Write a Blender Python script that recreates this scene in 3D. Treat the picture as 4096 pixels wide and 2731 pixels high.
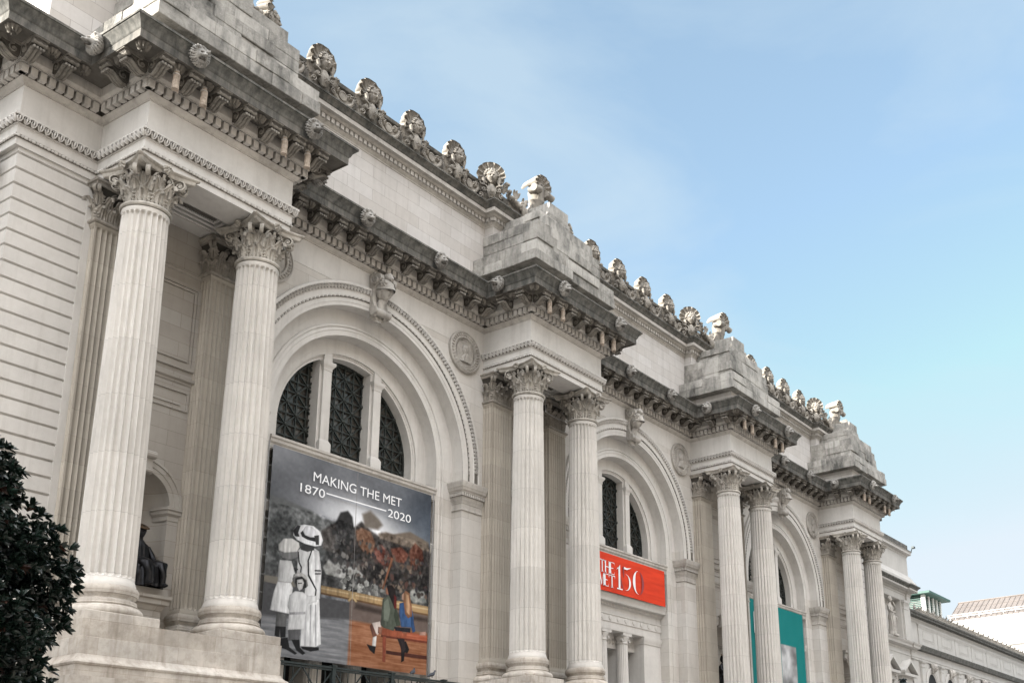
import bpy, math, random
import numpy as np
from mathutils import Vector, Matrix
R = math.radians
PI = math.pi
rnd = random.Random(7)
scene = bpy.context.scene
for o in list(bpy.data.objects): bpy.data.objects.remove(o)

# ------------------------------------------------------------------ camera
YAW, PITCH, ROLL, FPX, PX, PY = 59.954, 16.016, -2.282, 4365.56, 735.25, 679.68
CAM = Vector((-15.717, -25.346, 0.0))
y_, p_, r_ = R(YAW), R(PITCH), R(ROLL)
fw = Vector((math.sin(y_)*math.cos(p_), math.cos(y_)*math.cos(p_), math.sin(p_)))
rt = Vector((math.cos(y_), -math.sin(y_), 0)); up = rt.cross(fw)
r2 = rt*math.cos(r_)+up*math.sin(r_); u2 = -rt*math.sin(r_)+up*math.cos(r_)
cam = bpy.data.cameras.new('camera'); co = bpy.data.objects.new('camera', cam)
scene.collection.objects.link(co); scene.camera = co
co.matrix_world = Matrix(((r2.x, u2.x, -fw.x, CAM.x), (r2.y, u2.y, -fw.y, CAM.y), (r2.z, u2.z, -fw.z, CAM.z), (0, 0, 0, 1)))
cam.sensor_width = 36; cam.lens = FPX/4096*36; cam.shift_x = -PX/4096; cam.shift_y = PY/4096
cam.clip_start = .1; cam.clip_end = 2000

# ------------------------------------------------------------------ sky, sun, exposure
SUN = Vector((-1.75, 1.0, .70)).normalized()           # towards the sun
SUN_EL = math.asin(SUN.z); SUN_AZ = math.atan2(SUN.x, SUN.y)
world = bpy.data.worlds.new('World'); scene.world = world; world.use_nodes = True
nt = world.node_tree; nt.nodes.clear()
N = nt.nodes.new; Lk = nt.links.new
wo = N('ShaderNodeOutputWorld'); bg = N('ShaderNodeBackground'); bg.inputs[1].default_value = .0635
sky = N('ShaderNodeTexSky'); sky.sky_type = 'NISHITA'; sky.sun_disc = False
sky.sun_elevation = SUN_EL; sky.sun_rotation = SUN_AZ
sky.air_density = 1.0; sky.dust_density = .7; sky.ozone_density = .7; sky.altitude = 30
tc = N('ShaderNodeTexCoord'); mp = N('ShaderNodeMapping'); mp.inputs['Scale'].default_value = (1.3, 1.0, 3.2); mp.inputs['Rotation'].default_value = (R(20), R(25), R(30))
no = N('ShaderNodeTexNoise'); no.inputs['Scale'].default_value = 2.6; no.inputs['Detail'].default_value = 7; no.inputs['Roughness'].default_value = .55
no.inputs['Distortion'].default_value = .5
cr = N('ShaderNodeMapRange'); cr.inputs[1].default_value = .46; cr.inputs[2].default_value = .72; cr.inputs[3].default_value = .28; cr.inputs[4].default_value = .62
mx = N('ShaderNodeMix'); mx.data_type = 'RGBA'
mx.inputs[7].default_value = (2.15, 2.35, 2.7, 1)
Lk(tc.outputs['Generated'], mp.inputs[0]); Lk(mp.outputs[0], no.inputs[0]); Lk(no.outputs[0], cr.inputs[0])
cap_ = N('ShaderNodeMix'); cap_.data_type = 'RGBA'; cap_.blend_type = 'DARKEN'; cap_.inputs[0].default_value = .9; cap_.inputs[7].default_value = (2.6, 2.45, 2.7, 1)
Lk(sky.outputs[0], cap_.inputs[6])
Lk(cr.outputs[0], mx.inputs[0]); Lk(cap_.outputs[2], mx.inputs[6])
# an added, unseen bank of bright cloud behind the camera, lighting the shaded front
dp = N('ShaderNodeVectorMath'); dp.operation = 'DOT_PRODUCT'; nv_ = N('ShaderNodeVectorMath'); nv_.operation = 'NORMALIZE'
Lk(tc.outputs['Generated'], nv_.inputs[0]); Lk(nv_.outputs[0], dp.inputs[0]); dp.inputs[1].default_value = Vector((-.42, -.36, .83)).normalized()
m1 = N('ShaderNodeMapRange'); m1.inputs[1].default_value = .55; m1.inputs[2].default_value = .88; Lk(dp.outputs['Value'], m1.inputs[0])
n2_ = N('ShaderNodeTexNoise'); n2_.inputs['Scale'].default_value = 3.5; n2_.inputs['Detail'].default_value = 8; Lk(tc.outputs['Generated'], n2_.inputs[0])
m2 = N('ShaderNodeMapRange'); m2.inputs[1].default_value = .38; m2.inputs[2].default_value = .55; Lk(n2_.outputs[0], m2.inputs[0])
mm = N('ShaderNodeMath'); mm.operation = 'MULTIPLY'; Lk(m1.outputs[0], mm.inputs[0]); Lk(m2.outputs[0], mm.inputs[1])
mc = N('ShaderNodeMix'); mc.data_type = 'RGBA'; mc.inputs[7].default_value = (22.5, 22.5, 23, 1)
tn = N('ShaderNodeMix'); tn.data_type = 'RGBA'; tn.blend_type = 'MULTIPLY'; tn.inputs[0].default_value = 1; tn.inputs[7].default_value = (.885, .985, .955, 1)
Lk(mx.outputs[2], tn.inputs[6])
Lk(mm.outputs[0], mc.inputs[0]); Lk(tn.outputs[2], mc.inputs[6]); Lk(mc.outputs[2], bg.inputs[0]); Lk(bg.outputs[0], wo.inputs[0])
sl = bpy.data.lights.new('sun', 'SUN'); so = bpy.data.objects.new('sun', sl); scene.collection.objects.link(so)
sl.energy = 3.2; sl.angle = R(.5); sl.color = (1, .955, .88)
so.rotation_euler = (-SUN).to_track_quat('-Z', 'Y').to_euler()
scene.view_settings.view_transform = 'Standard'; scene.view_settings.look = 'None'
scene.view_settings.exposure = 2.5; scene.view_settings.gamma = 1
scene.cycles.max_bounces = 6; scene.cycles.diffuse_bounces = 2

# ------------------------------------------------------------------ materials
def newmat(name):
    m = bpy.data.materials.new(name); m.use_nodes = True
    t = m.node_tree; b = t.nodes['Principled BSDF']
    return m, t, b
def mixc(t, f, a, b, blend='MIX'):
    n = t.nodes.new('ShaderNodeMix'); n.data_type = 'RGBA'; n.blend_type = blend
    for i, v in ((0, f), (6, a), (7, b)):
        if isinstance(v, (int, float)): n.inputs[i].default_value = v
        elif isinstance(v, tuple): n.inputs[i].default_value = v+(1,) if len(v) == 3 else v
        else: t.links.new(v, n.inputs[i])
    return n.outputs[2]
def noise(t, vec, scale, detail=5, rough=.6, lo=None, hi=None, a=0, b=1):
    n = t.nodes.new('ShaderNodeTexNoise'); n.inputs['Scale'].default_value = scale
    n.inputs['Detail'].default_value = detail; n.inputs['Roughness'].default_value = rough
    t.links.new(vec, n.inputs[0])
    if lo is None: return n.outputs[0]
    r = t.nodes.new('ShaderNodeMapRange'); t.links.new(n.outputs[0], r.inputs[0])
    r.inputs[1].default_value = lo; r.inputs[2].default_value = hi; r.inputs[3].default_value = a; r.inputs[4].default_value = b
    return r.outputs[0]
def mapping(t, vec, scale, loc=(0, 0, 0)):
    m = t.nodes.new('ShaderNodeMapping'); m.inputs['Scale'].default_value = scale; m.inputs['Location'].default_value = loc
    t.links.new(vec, m.inputs[0]); return m.outputs[0]
def math_(t, op, a, b=None):
    n = t.nodes.new('ShaderNodeMath'); n.operation = op
    for i, v in ((0, a), (1, b)):
        if v is None: continue
        if isinstance(v, (int, float)): n.inputs[i].default_value = v
        else: t.links.new(v, n.inputs[i])
    return n.outputs[0]
def stone(name, col, dark, streak=.25, soot=0, joints=None, bump=.25, rough=.85, drum=None, pit=0, mott=.5, jd=.62, patch=0):
    """weathered limestone: base tone with blotches, rain streaks, optional soot crust and masonry joints"""
    m, t, b = newmat(name)
    g = t.nodes.new('ShaderNodeNewGeometry').outputs['Position']
    c = mixc(t, noise(t, g, .9, 6, .6, .32, .7), tuple(x*(1+.1*mott) for x in col), tuple(x*(1-.16*mott) for x in col))
    c = mixc(t, noise(t, g, 6, 6, .7, .45, .75, 0, .25*mott), c, tuple(d*1.0 for d in dark))
    st = noise(t, mapping(t, g, (2.6, 2.6, .22)), 1.6, 6, .65, .5, .78, 0, streak)
    c = mixc(t, st, c, dark)
    if soot:
        s1 = noise(t, mapping(t, g, (3.2, 3.2, .7)), 1.5, 7, .7, .36, .62, 1, 1-soot*.9)
        s2 = noise(t, mapping(t, g, (1, 1, 9)), 2.2, 5, .6, .45, .7, 0, .35)
        c = mixc(t, math_(t, 'SUBTRACT', 1, s1), (.055, .055, .05), c)
        c = mixc(t, s2, c, (.05, .05, .047))
    if patch: c = mixc(t, noise(t, mapping(t, g, (1, 1, .55)), 1.1, 8, .72, .47, .68, 0, patch), c, (.055, .055, .05))
    sx = t.nodes.new('ShaderNodeSeparateXYZ'); t.links.new(g, sx.inputs[0])
    hgt = noise(t, g, 35, 6, .7)
    bmp = t.nodes.new('ShaderNodeBump'); bmp.inputs['Strength'].default_value = bump; bmp.inputs['Distance'].default_value = .012
    if joints:
        w, h, z0 = joints
        br = t.nodes.new('ShaderNodeTexBrick')
        cb = t.nodes.new('ShaderNodeCombineXYZ')
        t.links.new(math_(t, 'ADD', sx.outputs[0], sx.outputs[1]), cb.inputs[0]); t.links.new(math_(t, 'SUBTRACT', sx.outputs[2], z0), cb.inputs[1])
        t.links.new(cb.outputs[0], br.inputs[0])
        br.inputs['Scale'].default_value = 1; br.inputs['Brick Width'].default_value = w; br.inputs['Row Height'].default_value = h
        br.inputs['Mortar Size'].default_value = .006; br.inputs['Mortar Smooth'].default_value = .3; br.inputs['Bias'].default_value = 0
        br.inputs['Color1'].default_value = (1, 1, 1, 1); br.inputs['Color2'].default_value = (.86, .84, .815, 1); br.inputs['Mortar'].default_value = (jd, jd*.95, jd*.9, 1)
        c = mixc(t, 1.0, c, br.outputs[0], 'MULTIPLY')
        hgt = math_(t, 'SUBTRACT', hgt, math_(t, 'MULTIPLY', br.outputs[1], .8))
    if drum:
        z0, h = drum
        k = math_(t, 'DIVIDE', math_(t, 'SUBTRACT', sx.outputs[2], z0), h)
        fl = math_(t, 'FLOOR', k); fr = math_(t, 'FRACT', k)
        ln = math_(t, 'LESS_THAN', fr, .014/h)
        wn = t.nodes.new('ShaderNodeTexWhiteNoise'); wn.noise_dimensions = '2D'
        oi = t.nodes.new('ShaderNodeObjectInfo')
        cv = t.nodes.new('ShaderNodeCombineXYZ'); t.links.new(fl, cv.inputs[0]); t.links.new(oi.outputs['Random'], cv.inputs[1]); t.links.new(cv.outputs[0], wn.inputs[0])
        tone = math_(t, 'ADD', math_(t, 'MULTIPLY', wn.outputs[0], .12), .90)
        cc = t.nodes.new('ShaderNodeCombineXYZ')
        for i, q in enumerate((1, .99, .975)): t.links.new(math_(t, 'MULTIPLY', tone, q), cc.inputs[i])
        c = mixc(t, 1.0, c, cc.outputs[0], 'MULTIPLY')
        c = mixc(t, math_(t, 'MULTIPLY', ln, .30), c, (.12, .11, .10))
    if pit:
        v = t.nodes.new('ShaderNodeTexNoise'); v.inputs['Scale'].default_value = 11; v.inputs['Detail'].default_value = 4; v.inputs['Roughness'].default_value = .75; v.inputs['Distortion'].default_value = 1.2
        t.links.new(mapping(t, g, (1, 1, 1.5)), v.inputs[0])
        hgt = math_(t, 'ADD', hgt, math_(t, 'MULTIPLY', v.outputs[0], pit*5)); bmp.inputs['Distance'].default_value = .03
    t.links.new(hgt, bmp.inputs['Height']); t.links.new(bmp.outputs[0], b.inputs['Normal'])
    t.links.new(c, b.inputs['Base Color']); b.inputs['Roughness'].default_value = rough
    b.inputs['Specular IOR Level'].default_value = .25
    return m
def plain(name, col, rough=.6, metal=0, var=.15, spec=.4, bump=0, vs=8):
    m, t, b = newmat(name)
    g = t.nodes.new('ShaderNodeNewGeometry').outputs['Position']
    t.links.new(mixc(t, noise(t, g, vs, 4, .6, .35, .7), tuple(c*(1+var) for c in col), tuple(c*(1-var) for c in col)), b.inputs['Base Color'])
    b.inputs['Roughness'].default_value = rough; b.inputs['Metallic'].default_value = metal; b.inputs['Specular IOR Level'].default_value = spec
    if bump:
        bm = t.nodes.new('ShaderNodeBump'); bm.inputs['Strength'].default_value = bump; bm.inputs['Distance'].default_value = .02
        t.links.new(noise(t, g, 30), bm.inputs['Height']); t.links.new(bm.outputs[0], b.inputs['Normal'])
    return m
LC = (.56, .535, .50); LD = (.25, .225, .20)
M_wall = stone('limestone_wall', LC, LD, .22, joints=(1.35, .62, .1))
M_plain = stone('limestone_carved', LC, LD, .3)
M_trim = stone('limestone_trim', (.47, .44, .40), (.13, .115, .10), .5, mott=1.2)
M_gapshade = stone('painted_recess_shade', (.075, .067, .057), (.03, .027, .024), .5, mott=1.5)  # shade of gaps and undercuts put into the colour for contrast
M_recess = stone('brown_recess_shade', (.15, .135, .115), (.05, .045, .04), .5, mott=1.5)  # painted shade behind the architrave's bead and leaf bands
M_soffit = stone('painted_soffit_shade', (.12, .11, .095), (.05, .045, .04), .5, mott=1.6)  # darkened to paint in the shade of soffits and archivolt bands
M_carve = stone('limestone_weathered_carving', (.40, .375, .34), (.11, .10, .088), .55, mott=1.7)
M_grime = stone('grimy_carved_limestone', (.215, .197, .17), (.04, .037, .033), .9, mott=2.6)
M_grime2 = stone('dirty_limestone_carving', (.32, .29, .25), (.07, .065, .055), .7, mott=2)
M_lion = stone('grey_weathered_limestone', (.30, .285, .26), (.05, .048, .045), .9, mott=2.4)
M_shaft = stone('limestone_shaft', (.56, .535, .50), (.22, .2, .175), .38, drum=(5.9, 1.42))
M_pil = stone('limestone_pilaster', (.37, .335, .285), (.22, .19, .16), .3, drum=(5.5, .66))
M_soot = stone('sooty_limestone', (.185, .178, .16), (.035, .035, .032), .7, soot=.95)
M_soot2 = stone('stained_limestone', (.35, .32, .28), (.09, .085, .075), .7, soot=.45)
M_block = stone('rough_block_limestone', (.38, .36, .325), (.075, .075, .07), .8, patch=.85, bump=.7, pit=.7, mott=1.6)
M_blocks = stone('smooth_block_limestone', (.41, .39, .355), (.085, .085, .08), .8, patch=.8, bump=.4, mott=1.2)
M_attic = stone('attic_limestone', (.53, .505, .48), (.30, .27, .24), .34, joints=(1.1, .46, .22), jd=.5)
M_base = stone('plinth_limestone', (.50, .46, .41), (.20, .165, .13), .75, mott=2.0, joints=(1.9, .375, 3.99), jd=.75)
M_rust = stone('rusticated_limestone', (.54, .515, .48), (.26, .235, .2), .3)
M_range = stone('wing_limestone', (.44, .42, .39), (.24, .225, .2), .25)
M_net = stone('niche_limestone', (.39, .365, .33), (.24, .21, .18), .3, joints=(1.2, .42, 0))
M_white = plain('pale_stone_far', (.34, .33, .315), .9, var=.05, vs=.6)
M_bronze = plain('dark_bronze', (.022, .022, .024), .38, .7, .3, bump=.2)
M_iron = plain('black_green_iron', (.022, .03, .03), .5, .3)
M_grille = plain('patinated_bronze_grille', (.035, .04, .037), .5, .5)
M_glass = plain('dark_glass_painted_reflections', (.05, .046, .04), .12, 0, .95, .5, vs=3.5)  # tan patches paint in the reflections seen in the panes
M_dark = plain('dark_interior', (.012, .012, .012), .9)
M_leafA = plain('magnolia_leaf', (.007, .014, .010), .30, 0, .5, .42, vs=5)
M_leafB = plain('magnolia_new_leaf', (.03, .014, .009), .45, 0, .4, vs=5)
M_bark = plain('magnolia_bark', (.07, .055, .045), .9, bump=.5)
M_copper = plain('tan_metal_roof', (.13, .112, .10), .6, .1, .15, vs=.5)
M_green = plain('green_copper', (.035, .085, .07), .6, 0, .2)
M_louv = plain('white_louvre', (.6, .6, .57), .6)
M_roll = plain('rolled_canvas', (.34, .28, .225), .8, 0, .35, vs=12)
M_pigeon = plain('pigeon_feathers', (.04, .045, .055), .6)
M_wire = plain('wire', (.25, .25, .25), .5)
M_asph = plain('asphalt', (.05, .05, .052), .9, bump=.3)
M_pave = plain('granite_paving', (.33, .31, .29), .85, bump=.2, vs=3)
M_red = None

# ------------------------------------------------------------------ mesh helpers
class MB:
    def __init__(s): s.v = []; s.f = []; s.m = []
    def add(s, vs, fs, mat=0, M=None):
        o = len(s.v)
        if M is not None: vs = [tuple(M @ Vector(v)) for v in vs]
        s.v += [tuple(v) for v in vs]; s.f += [tuple(i+o for i in f) for f in fs]; s.m += [mat]*len(fs); return s
    def merge(s, b, M=None, mat=None):
        o = len(s.v)
        s.v += [tuple(M @ Vector(v)) for v in b.v] if M is not None else list(b.v)
        s.f += [tuple(i+o for i in f) for f in b.f]; s.m += list(b.m) if mat is None else [mat]*len(b.f); return s
    def box(s, x0, x1, y0, y1, z0, z1, mat=0, M=None, bev=0):
        if bev:
            b = bev; v = []
            for (z, i) in ((z0, b), (z0+b, 0), (z1-b, 0), (z1, b)):
                v += [(x0+b+i if 0 else x0+i, y0+i, z), (x1-i, y0+i, z), (x1-i, y1-i, z), (x0+i, y1-i, z)]
            f = [(3, 2, 1, 0), (12, 13, 14, 15)]
            for l in range(3):
                for k in range(4): f.append((l*4+k, l*4+(k+1) % 4, l*4+4+(k+1) % 4, l*4+4+k))
            return s.add(v, f, mat, M)
        v = [(x0, y0, z0), (x1, y0, z0), (x1, y1, z0), (x0, y1, z0), (x0, y0, z1), (x1, y0, z1), (x1, y1, z1), (x0, y1, z1)]
        return s.add(v, [(3, 2, 1, 0), (4, 5, 6, 7), (0, 1, 5, 4), (1, 2, 6, 5), (2, 3, 7, 6), (3, 0, 4, 7)], mat, M)
    def grid(s, nu, nv, fn, cu=False, mat=0, M=None, flip=False):
        v = [fn(i/(nu if cu else nu-1), j/(nv-1)) for j in range(nv) for i in range(nu)]
        f = []
        for j in range(nv-1):
            for i in range(nu if cu else nu-1):
                a, b = j*nu+i, j*nu+(i+1) % nu
                q = (a, b, b+nu, a+nu); f.append(q[::-1] if flip else q)
        return s.add(v, f, mat, M)
    def lathe(s, prof, n=32, cx=0, cy=0, mat=0, M=None, cap=True):
        v = [(cx+r*math.cos(2*PI*i/n), cy+r*math.sin(2*PI*i/n), z) for r, z in prof for i in range(n)]
        f = [(j*n+i, j*n+(i+1) % n, (j+1)*n+(i+1) % n, (j+1)*n+i) for j in range(len(prof)-1) for i in range(n)]
        if cap: f += [tuple(range(n))[::-1], tuple((len(prof)-1)*n+i for i in range(n))]
        return s.add(v, f, mat, M)
    def tube(s, pts, rad, n=8, mat=0, M=None):
        pts = [Vector(p) for p in pts]; k = len(pts); v = []
        if isinstance(rad, (int, float)): rad = [rad]*k
        ref = Vector((0, 0, 1))
        for i, p in enumerate(pts):
            d = (pts[min(i+1, k-1)]-pts[max(i-1, 0)]).normalized()
            if abs(d.dot(ref)) > .97: ref = Vector((1, 0, 0)) if abs(d.x) < .9 else Vector((0, 1, 0))
            a = d.cross(ref).normalized(); b = a.cross(d).normalized()
            for j in range(n):
                t = 2*PI*j/n; q = p+(a*math.cos(t)+b*math.sin(t))*rad[i]; v.append(tuple(q))
        f = [(i*n+j, i*n+(j+1) % n, (i+1)*n+(j+1) % n, (i+1)*n+j) for i in range(k-1) for j in range(n)]
        f += [tuple(range(n))[::-1], tuple((k-1)*n+j for j in range(n))]
        return s.add(v, f, mat, M)
    def prism(s, poly, y0, y1, mat=0, M=None):
        """closed outline in (x,z), extruded along y"""
        n = len(poly); v = [(x, y0, z) for x, z in poly]+[(x, y1, z) for x, z in poly]
        f = [tuple(range(n)), tuple(range(2*n-1, n-1, -1))]+[(i, i+n, (i+1) % n+n, (i+1) % n) for i in range(n)]
        return s.add(v, f, mat, M)
    def sweep(s, path, prof, mat=0, closed=False, caps=True, mats=None):
        """moulding profile [(e,z)] carried along a plan path [(x,y)], e measured outward (to the right of travel), mitred"""
        prof = [(e if abs(e) > 1e-6 else .004, z) for e, z in prof]
        n = len(path); P = [Vector(p) for p in path]; off = []
        for i in range(n):
            ds = []
            if i > 0 or closed: ds.append((P[i]-P[i-1]).normalized())
            if i < n-1 or closed: ds.append((P[(i+1) % n]-P[i]).normalized())
            ns = [Vector((d.y, -d.x)) for d in ds]
            m = ns[0] if len(ns) == 1 else (ns[0]+ns[1])/(1+ns[0].dot(ns[1]))
            off.append(m)
        k = len(prof)
        v = [(P[i].x+off[i].x*e, P[i].y+off[i].y*e, z) for i in range(n) for e, z in prof]
        for j in range(k-1):
            f = [(i*k+j, ((i+1) % n)*k+j, ((i+1) % n)*k+j+1, i*k+j+1) for i in range(n if closed else n-1)]
            # one strip per profile segment keeps the material choice simple
            if j == 0: o = len(s.v); s.v += v
            s.f += [tuple(a+o for a in q) for q in f]; s.m += [mats[j] if mats else mat]*len(f)
        if caps and not closed:
            s.f += [tuple(o+j for j in range(k)), tuple(o+(n-1)*k+j for j in range(k))[::-1]]; s.m += [mat, mat]
        return s
    def mesh(s, name, mats, smooth=35):
        me = bpy.data.meshes.new(name); me.from_pydata(s.v, [], s.f)
        for m in mats: me.materials.append(m)
        if len(mats) > 1: me.polygons.foreach_set('material_index', s.m)
        if smooth:
            me.polygons.foreach_set('use_smooth', [True]*len(me.polygons)); me.set_sharp_from_angle(angle=R(smooth))
        me.update(); return me
COL = scene.collection
def ob(name, data, parent=None, loc=(0, 0, 0), rot=(0, 0, 0), sc=(1, 1, 1)):
    o = bpy.data.objects.new(name, data); COL.objects.link(o); o.location = loc; o.rotation_euler = rot; o.scale = sc
    if parent: o.parent = parent
    return o
def part(name, mb, mats, parent, loc=(0, 0, 0), rot=(0, 0, 0), smooth=35, label=None):
    if not isinstance(mats, (list, tuple)): mats = [mats]
    me = mb.mesh(name, mats, smooth) if isinstance(mb, MB) else mb
    o = ob(name, me, parent, loc, rot)
    if label: o['label'] = label
    return o
def thing(name, label, cat, loc=(0, 0, 0), group=None, rot=(0, 0, 0)):
    o = ob(name, None, None, loc, rot); o['label'] = label; o['category'] = cat
    if group: o['group'] = group
    return o
def struct(name, mb, mats, kind='structure'):
    o = part(name, mb, mats, None); o['kind'] = kind; return o
def T(x=0, y=0, z=0, rz=0, rx=0, ry=0, s=1):
    S = Matrix.Diagonal((s, s, s, 1)) if isinstance(s, (int, float)) else Matrix.Diagonal((*s, 1))
    return Matrix.Translation((x, y, z)) @ Matrix.Rotation(rz, 4, 'Z') @ Matrix.Rotation(ry, 4, 'Y') @ Matrix.Rotation(rx, 4, 'X') @ S
def lerp(a, b, t): return a+(b-a)*t
L = 15.0; NB = 3; NP = 4
HX, FY = 2.19, -2.22           # pier entablature half length and face
S_, YC = 1.656, -1.695         # column half spacing and axis line
CZ = 12.32                     # arch centre height
GZ = -1.7

# ------------------------------------------------------------------ carved ornament
def g2(x, z, x0, z0, sx, sz): return math.exp(-((x-x0)/sx)**2-((z-z0)/sz)**2)
def head_mesh(n=72, hair=True, seed=0, beard=False):
    """classical head, about 2 units tall, looking along -y"""
    mb = MB(); rr = random.Random(seed); ph = rr.random()*6
    def fn(u, v):
        a = 2*PI*u+PI/2; t = PI*v
        X = math.cos(a)*math.sin(t); Y = math.sin(a)*math.sin(t); Z = -math.cos(t)
        f = 1.0; x = X*.76; y = Y*.9; z = Z*1.05
        if Z < 0: x *= 1-.32*Z*Z*(1 if Y < .3 else .6); y *= 1-.12*Z*Z
        if Y < 0:
            front = min(1, -Y*1.6)
            d = 0
            nz = 0
            if -.30 < Z < .26: nz = (.26-Z)/.56
            d += .34*max(0, nz)**.8*math.exp(-(X/(.09+.08*nz))**2)*(1 if Z > -.22 else max(0, (Z+.30)/.08))
            d += .13*g2(abs(X), Z, .26, .25, .2, .06)
            d -= .30*g2(abs(X), Z, .27, .09, .15, .09)
            d += .16*g2(abs(X), Z, .28, .07, .09, .05)-.05*g2(abs(X), Z, .28, .065, .12, .012)
            d += .08*g2(abs(X), Z, .42, -.18, .2, .2)
            d += .15*g2(X, Z, 0, -.41, .17, .045)-.16*g2(X, Z, 0, -.475, .18, .024)+.16*g2(X, Z, 0, -.545, .13, .045)-.06*g2(X, Z, 0, -.33, .05, .04)
            d += .16*g2(X, Z, 0, -.82, .22, .14)-.05*g2(X, Z, 0, -.66, .2, .05)
            if beard: d += (.16+.05*math.sin(22*X+ph)*math.sin(17*Z))*g2(X, Z, 0, -.9, .5, .33)
            y -= d*front
        if hair:
            hz = Z+.9*abs(X)**1.5+max(0, Y+.25)*1.8
            if hz > .52:
                k = min(1, (hz-.52)*5); wv = .15+.07*math.sin(9*math.atan2(X, Z+1.2)*2+ph+2*math.sin(5*Z))*math.cos(7*Y+4*Z)+.045*math.sin(21*X+13*Z+6*Y)
                s = 1+wv*k; x *= s; y *= s; z *= s
        return (x, y, z)
    mb.grid(n, n, fn, cu=True)
    for sx in (-1, 1): mb.tube([(sx*.7, .05, .1), (sx*.76, .08, 0), (sx*.7, .02, -.14)], [.05, .09, .04], 6)
    return mb
HEAD = head_mesh(); HEADS = head_mesh(44, seed=3); BEARD = head_mesh(44, seed=5, beard=True)

EGG = MB().grid(10, 7, lambda u, v: (math.cos(2*PI*u)*math.sin(PI*v), math.sin(2*PI*u)*math.sin(PI*v), -math.cos(PI*v)), cu=True)
def spiral(cx, cz, r0, turns, sgn=1, a0=0, n=26, k=.16):
    return [(cx+r0*k**(i/n)*math.cos(a0+sgn*2*PI*turns*i/n), cz+r0*k**(i/n)*math.sin(a0+sgn*2*PI*turns*i/n)) for i in range(n+1)]
def volute(mb, cx, cz, r, w, sgn=1, a0=PI/2, M=None, y=0, turns=2.0, n=22, stem=None):
    """scroll band: spiral in (x,z), width w along y"""
    pts = spiral(cx, cz, r, turns, sgn, a0, n)
    if stem: pts = stem+pts
    k = len(pts); V = []
    for i, (x, z) in enumerate(pts):
        th = r*.23*(1-.55*max(0, i-(len(stem) if stem else 0))/n)
        p = Vector(pts[max(i-1, 0)]); q = Vector(pts[min(i+1, k-1)]); d = (q-p).normalized(); nn = Vector((-d.y, d.x))*th
        ww = w*(1-.3*i/k)/2
        for s_, t_ in ((-1, -1), (1, -1), (1, 1), (-1, 1)): V.append((x+nn.x*t_*.5, y+ww*s_, z+nn.y*t_*.5))
    F = [(i*4+j, i*4+(j+1) % 4, i*4+4+(j+1) % 4, i*4+4+j) for i in range(k-1) for j in range(4)]+[(3, 2, 1, 0), tuple((k-1)*4+j for j in range(4))]
    mb.add(V, F, 0, M)
    mb.tube([(cx, y-w*.36, cz), (cx, y+w*.36, cz)], r*.2, 8, 0, M)
def leaf(mb, h, w, out=.16, M=None, n=11, m=17, lobes=5, base=.0):
    """acanthus leaf standing on origin, outer face towards -y, tip curling over"""
    def fn(u, v):
        s = u*2-1
        wd = w*(.62+.5*math.sin(min(1, v*1.15)*PI)**.8)*(1-.75*max(0, v-.72)/.28)
        wd *= 1+.24*math.cos(v*lobes*2*PI)*(abs(s)**2)
        c = max(0, v-.62)/.38
        z = h*(v if v < .62 else .62+.30*math.sin(c*PI*.62))
        y = -out*(v**2.2)-(.15*h*math.sin(c*PI*.5)+.06*h*c)
        if c > .5: z -= (c-.5)**1.3*h*.55; y += (c-.5)*h*.08
        x = s*wd*.5
        y += .085*w*math.cos(s*PI*3.5+.4*math.sin(v*lobes*2*PI))*(1-.3*v)+.12*w*s*s+.04*w*math.sin(v*lobes*2*PI)*abs(s)+base
        return (x, y-.03*w*(1-abs(s)), z)
    mb.grid(n, m, fn, M=M)
    mb.grid(n, m, lambda u, v: (fn(u, v)[0], fn(u, v)[1]+.02, fn(u, v)[2]), M=M, flip=True)
def flower(mb, r, M=None, petals=8, d=.3):
    def fn(u, v):
        a = u*2*PI; rr = r*v*(.82+.18*abs(math.cos(a*petals/2)))
        return (rr*math.cos(a), -r*d*(math.sin(v*PI*.95)*(.75+.25*math.cos(a*petals))+.25*(1-v)), rr*math.sin(a))
    mb.grid(petals*4, 7, fn, cu=True, M=M, flip=True)
    mb.lathe([(0.001, -r*.55), (r*.18, -r*.5), (r*.24, -r*.3), (r*.1, -.1*r)], 8, M=(M or Matrix()) @ Matrix.Rotation(-PI/2, 4, 'X') if 0 else (M or Matrix()) @ Matrix(((1, 0, 0, 0), (0, 0, 1, 0), (0, 1, 0, 0), (0, 0, 0, 1))))

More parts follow.
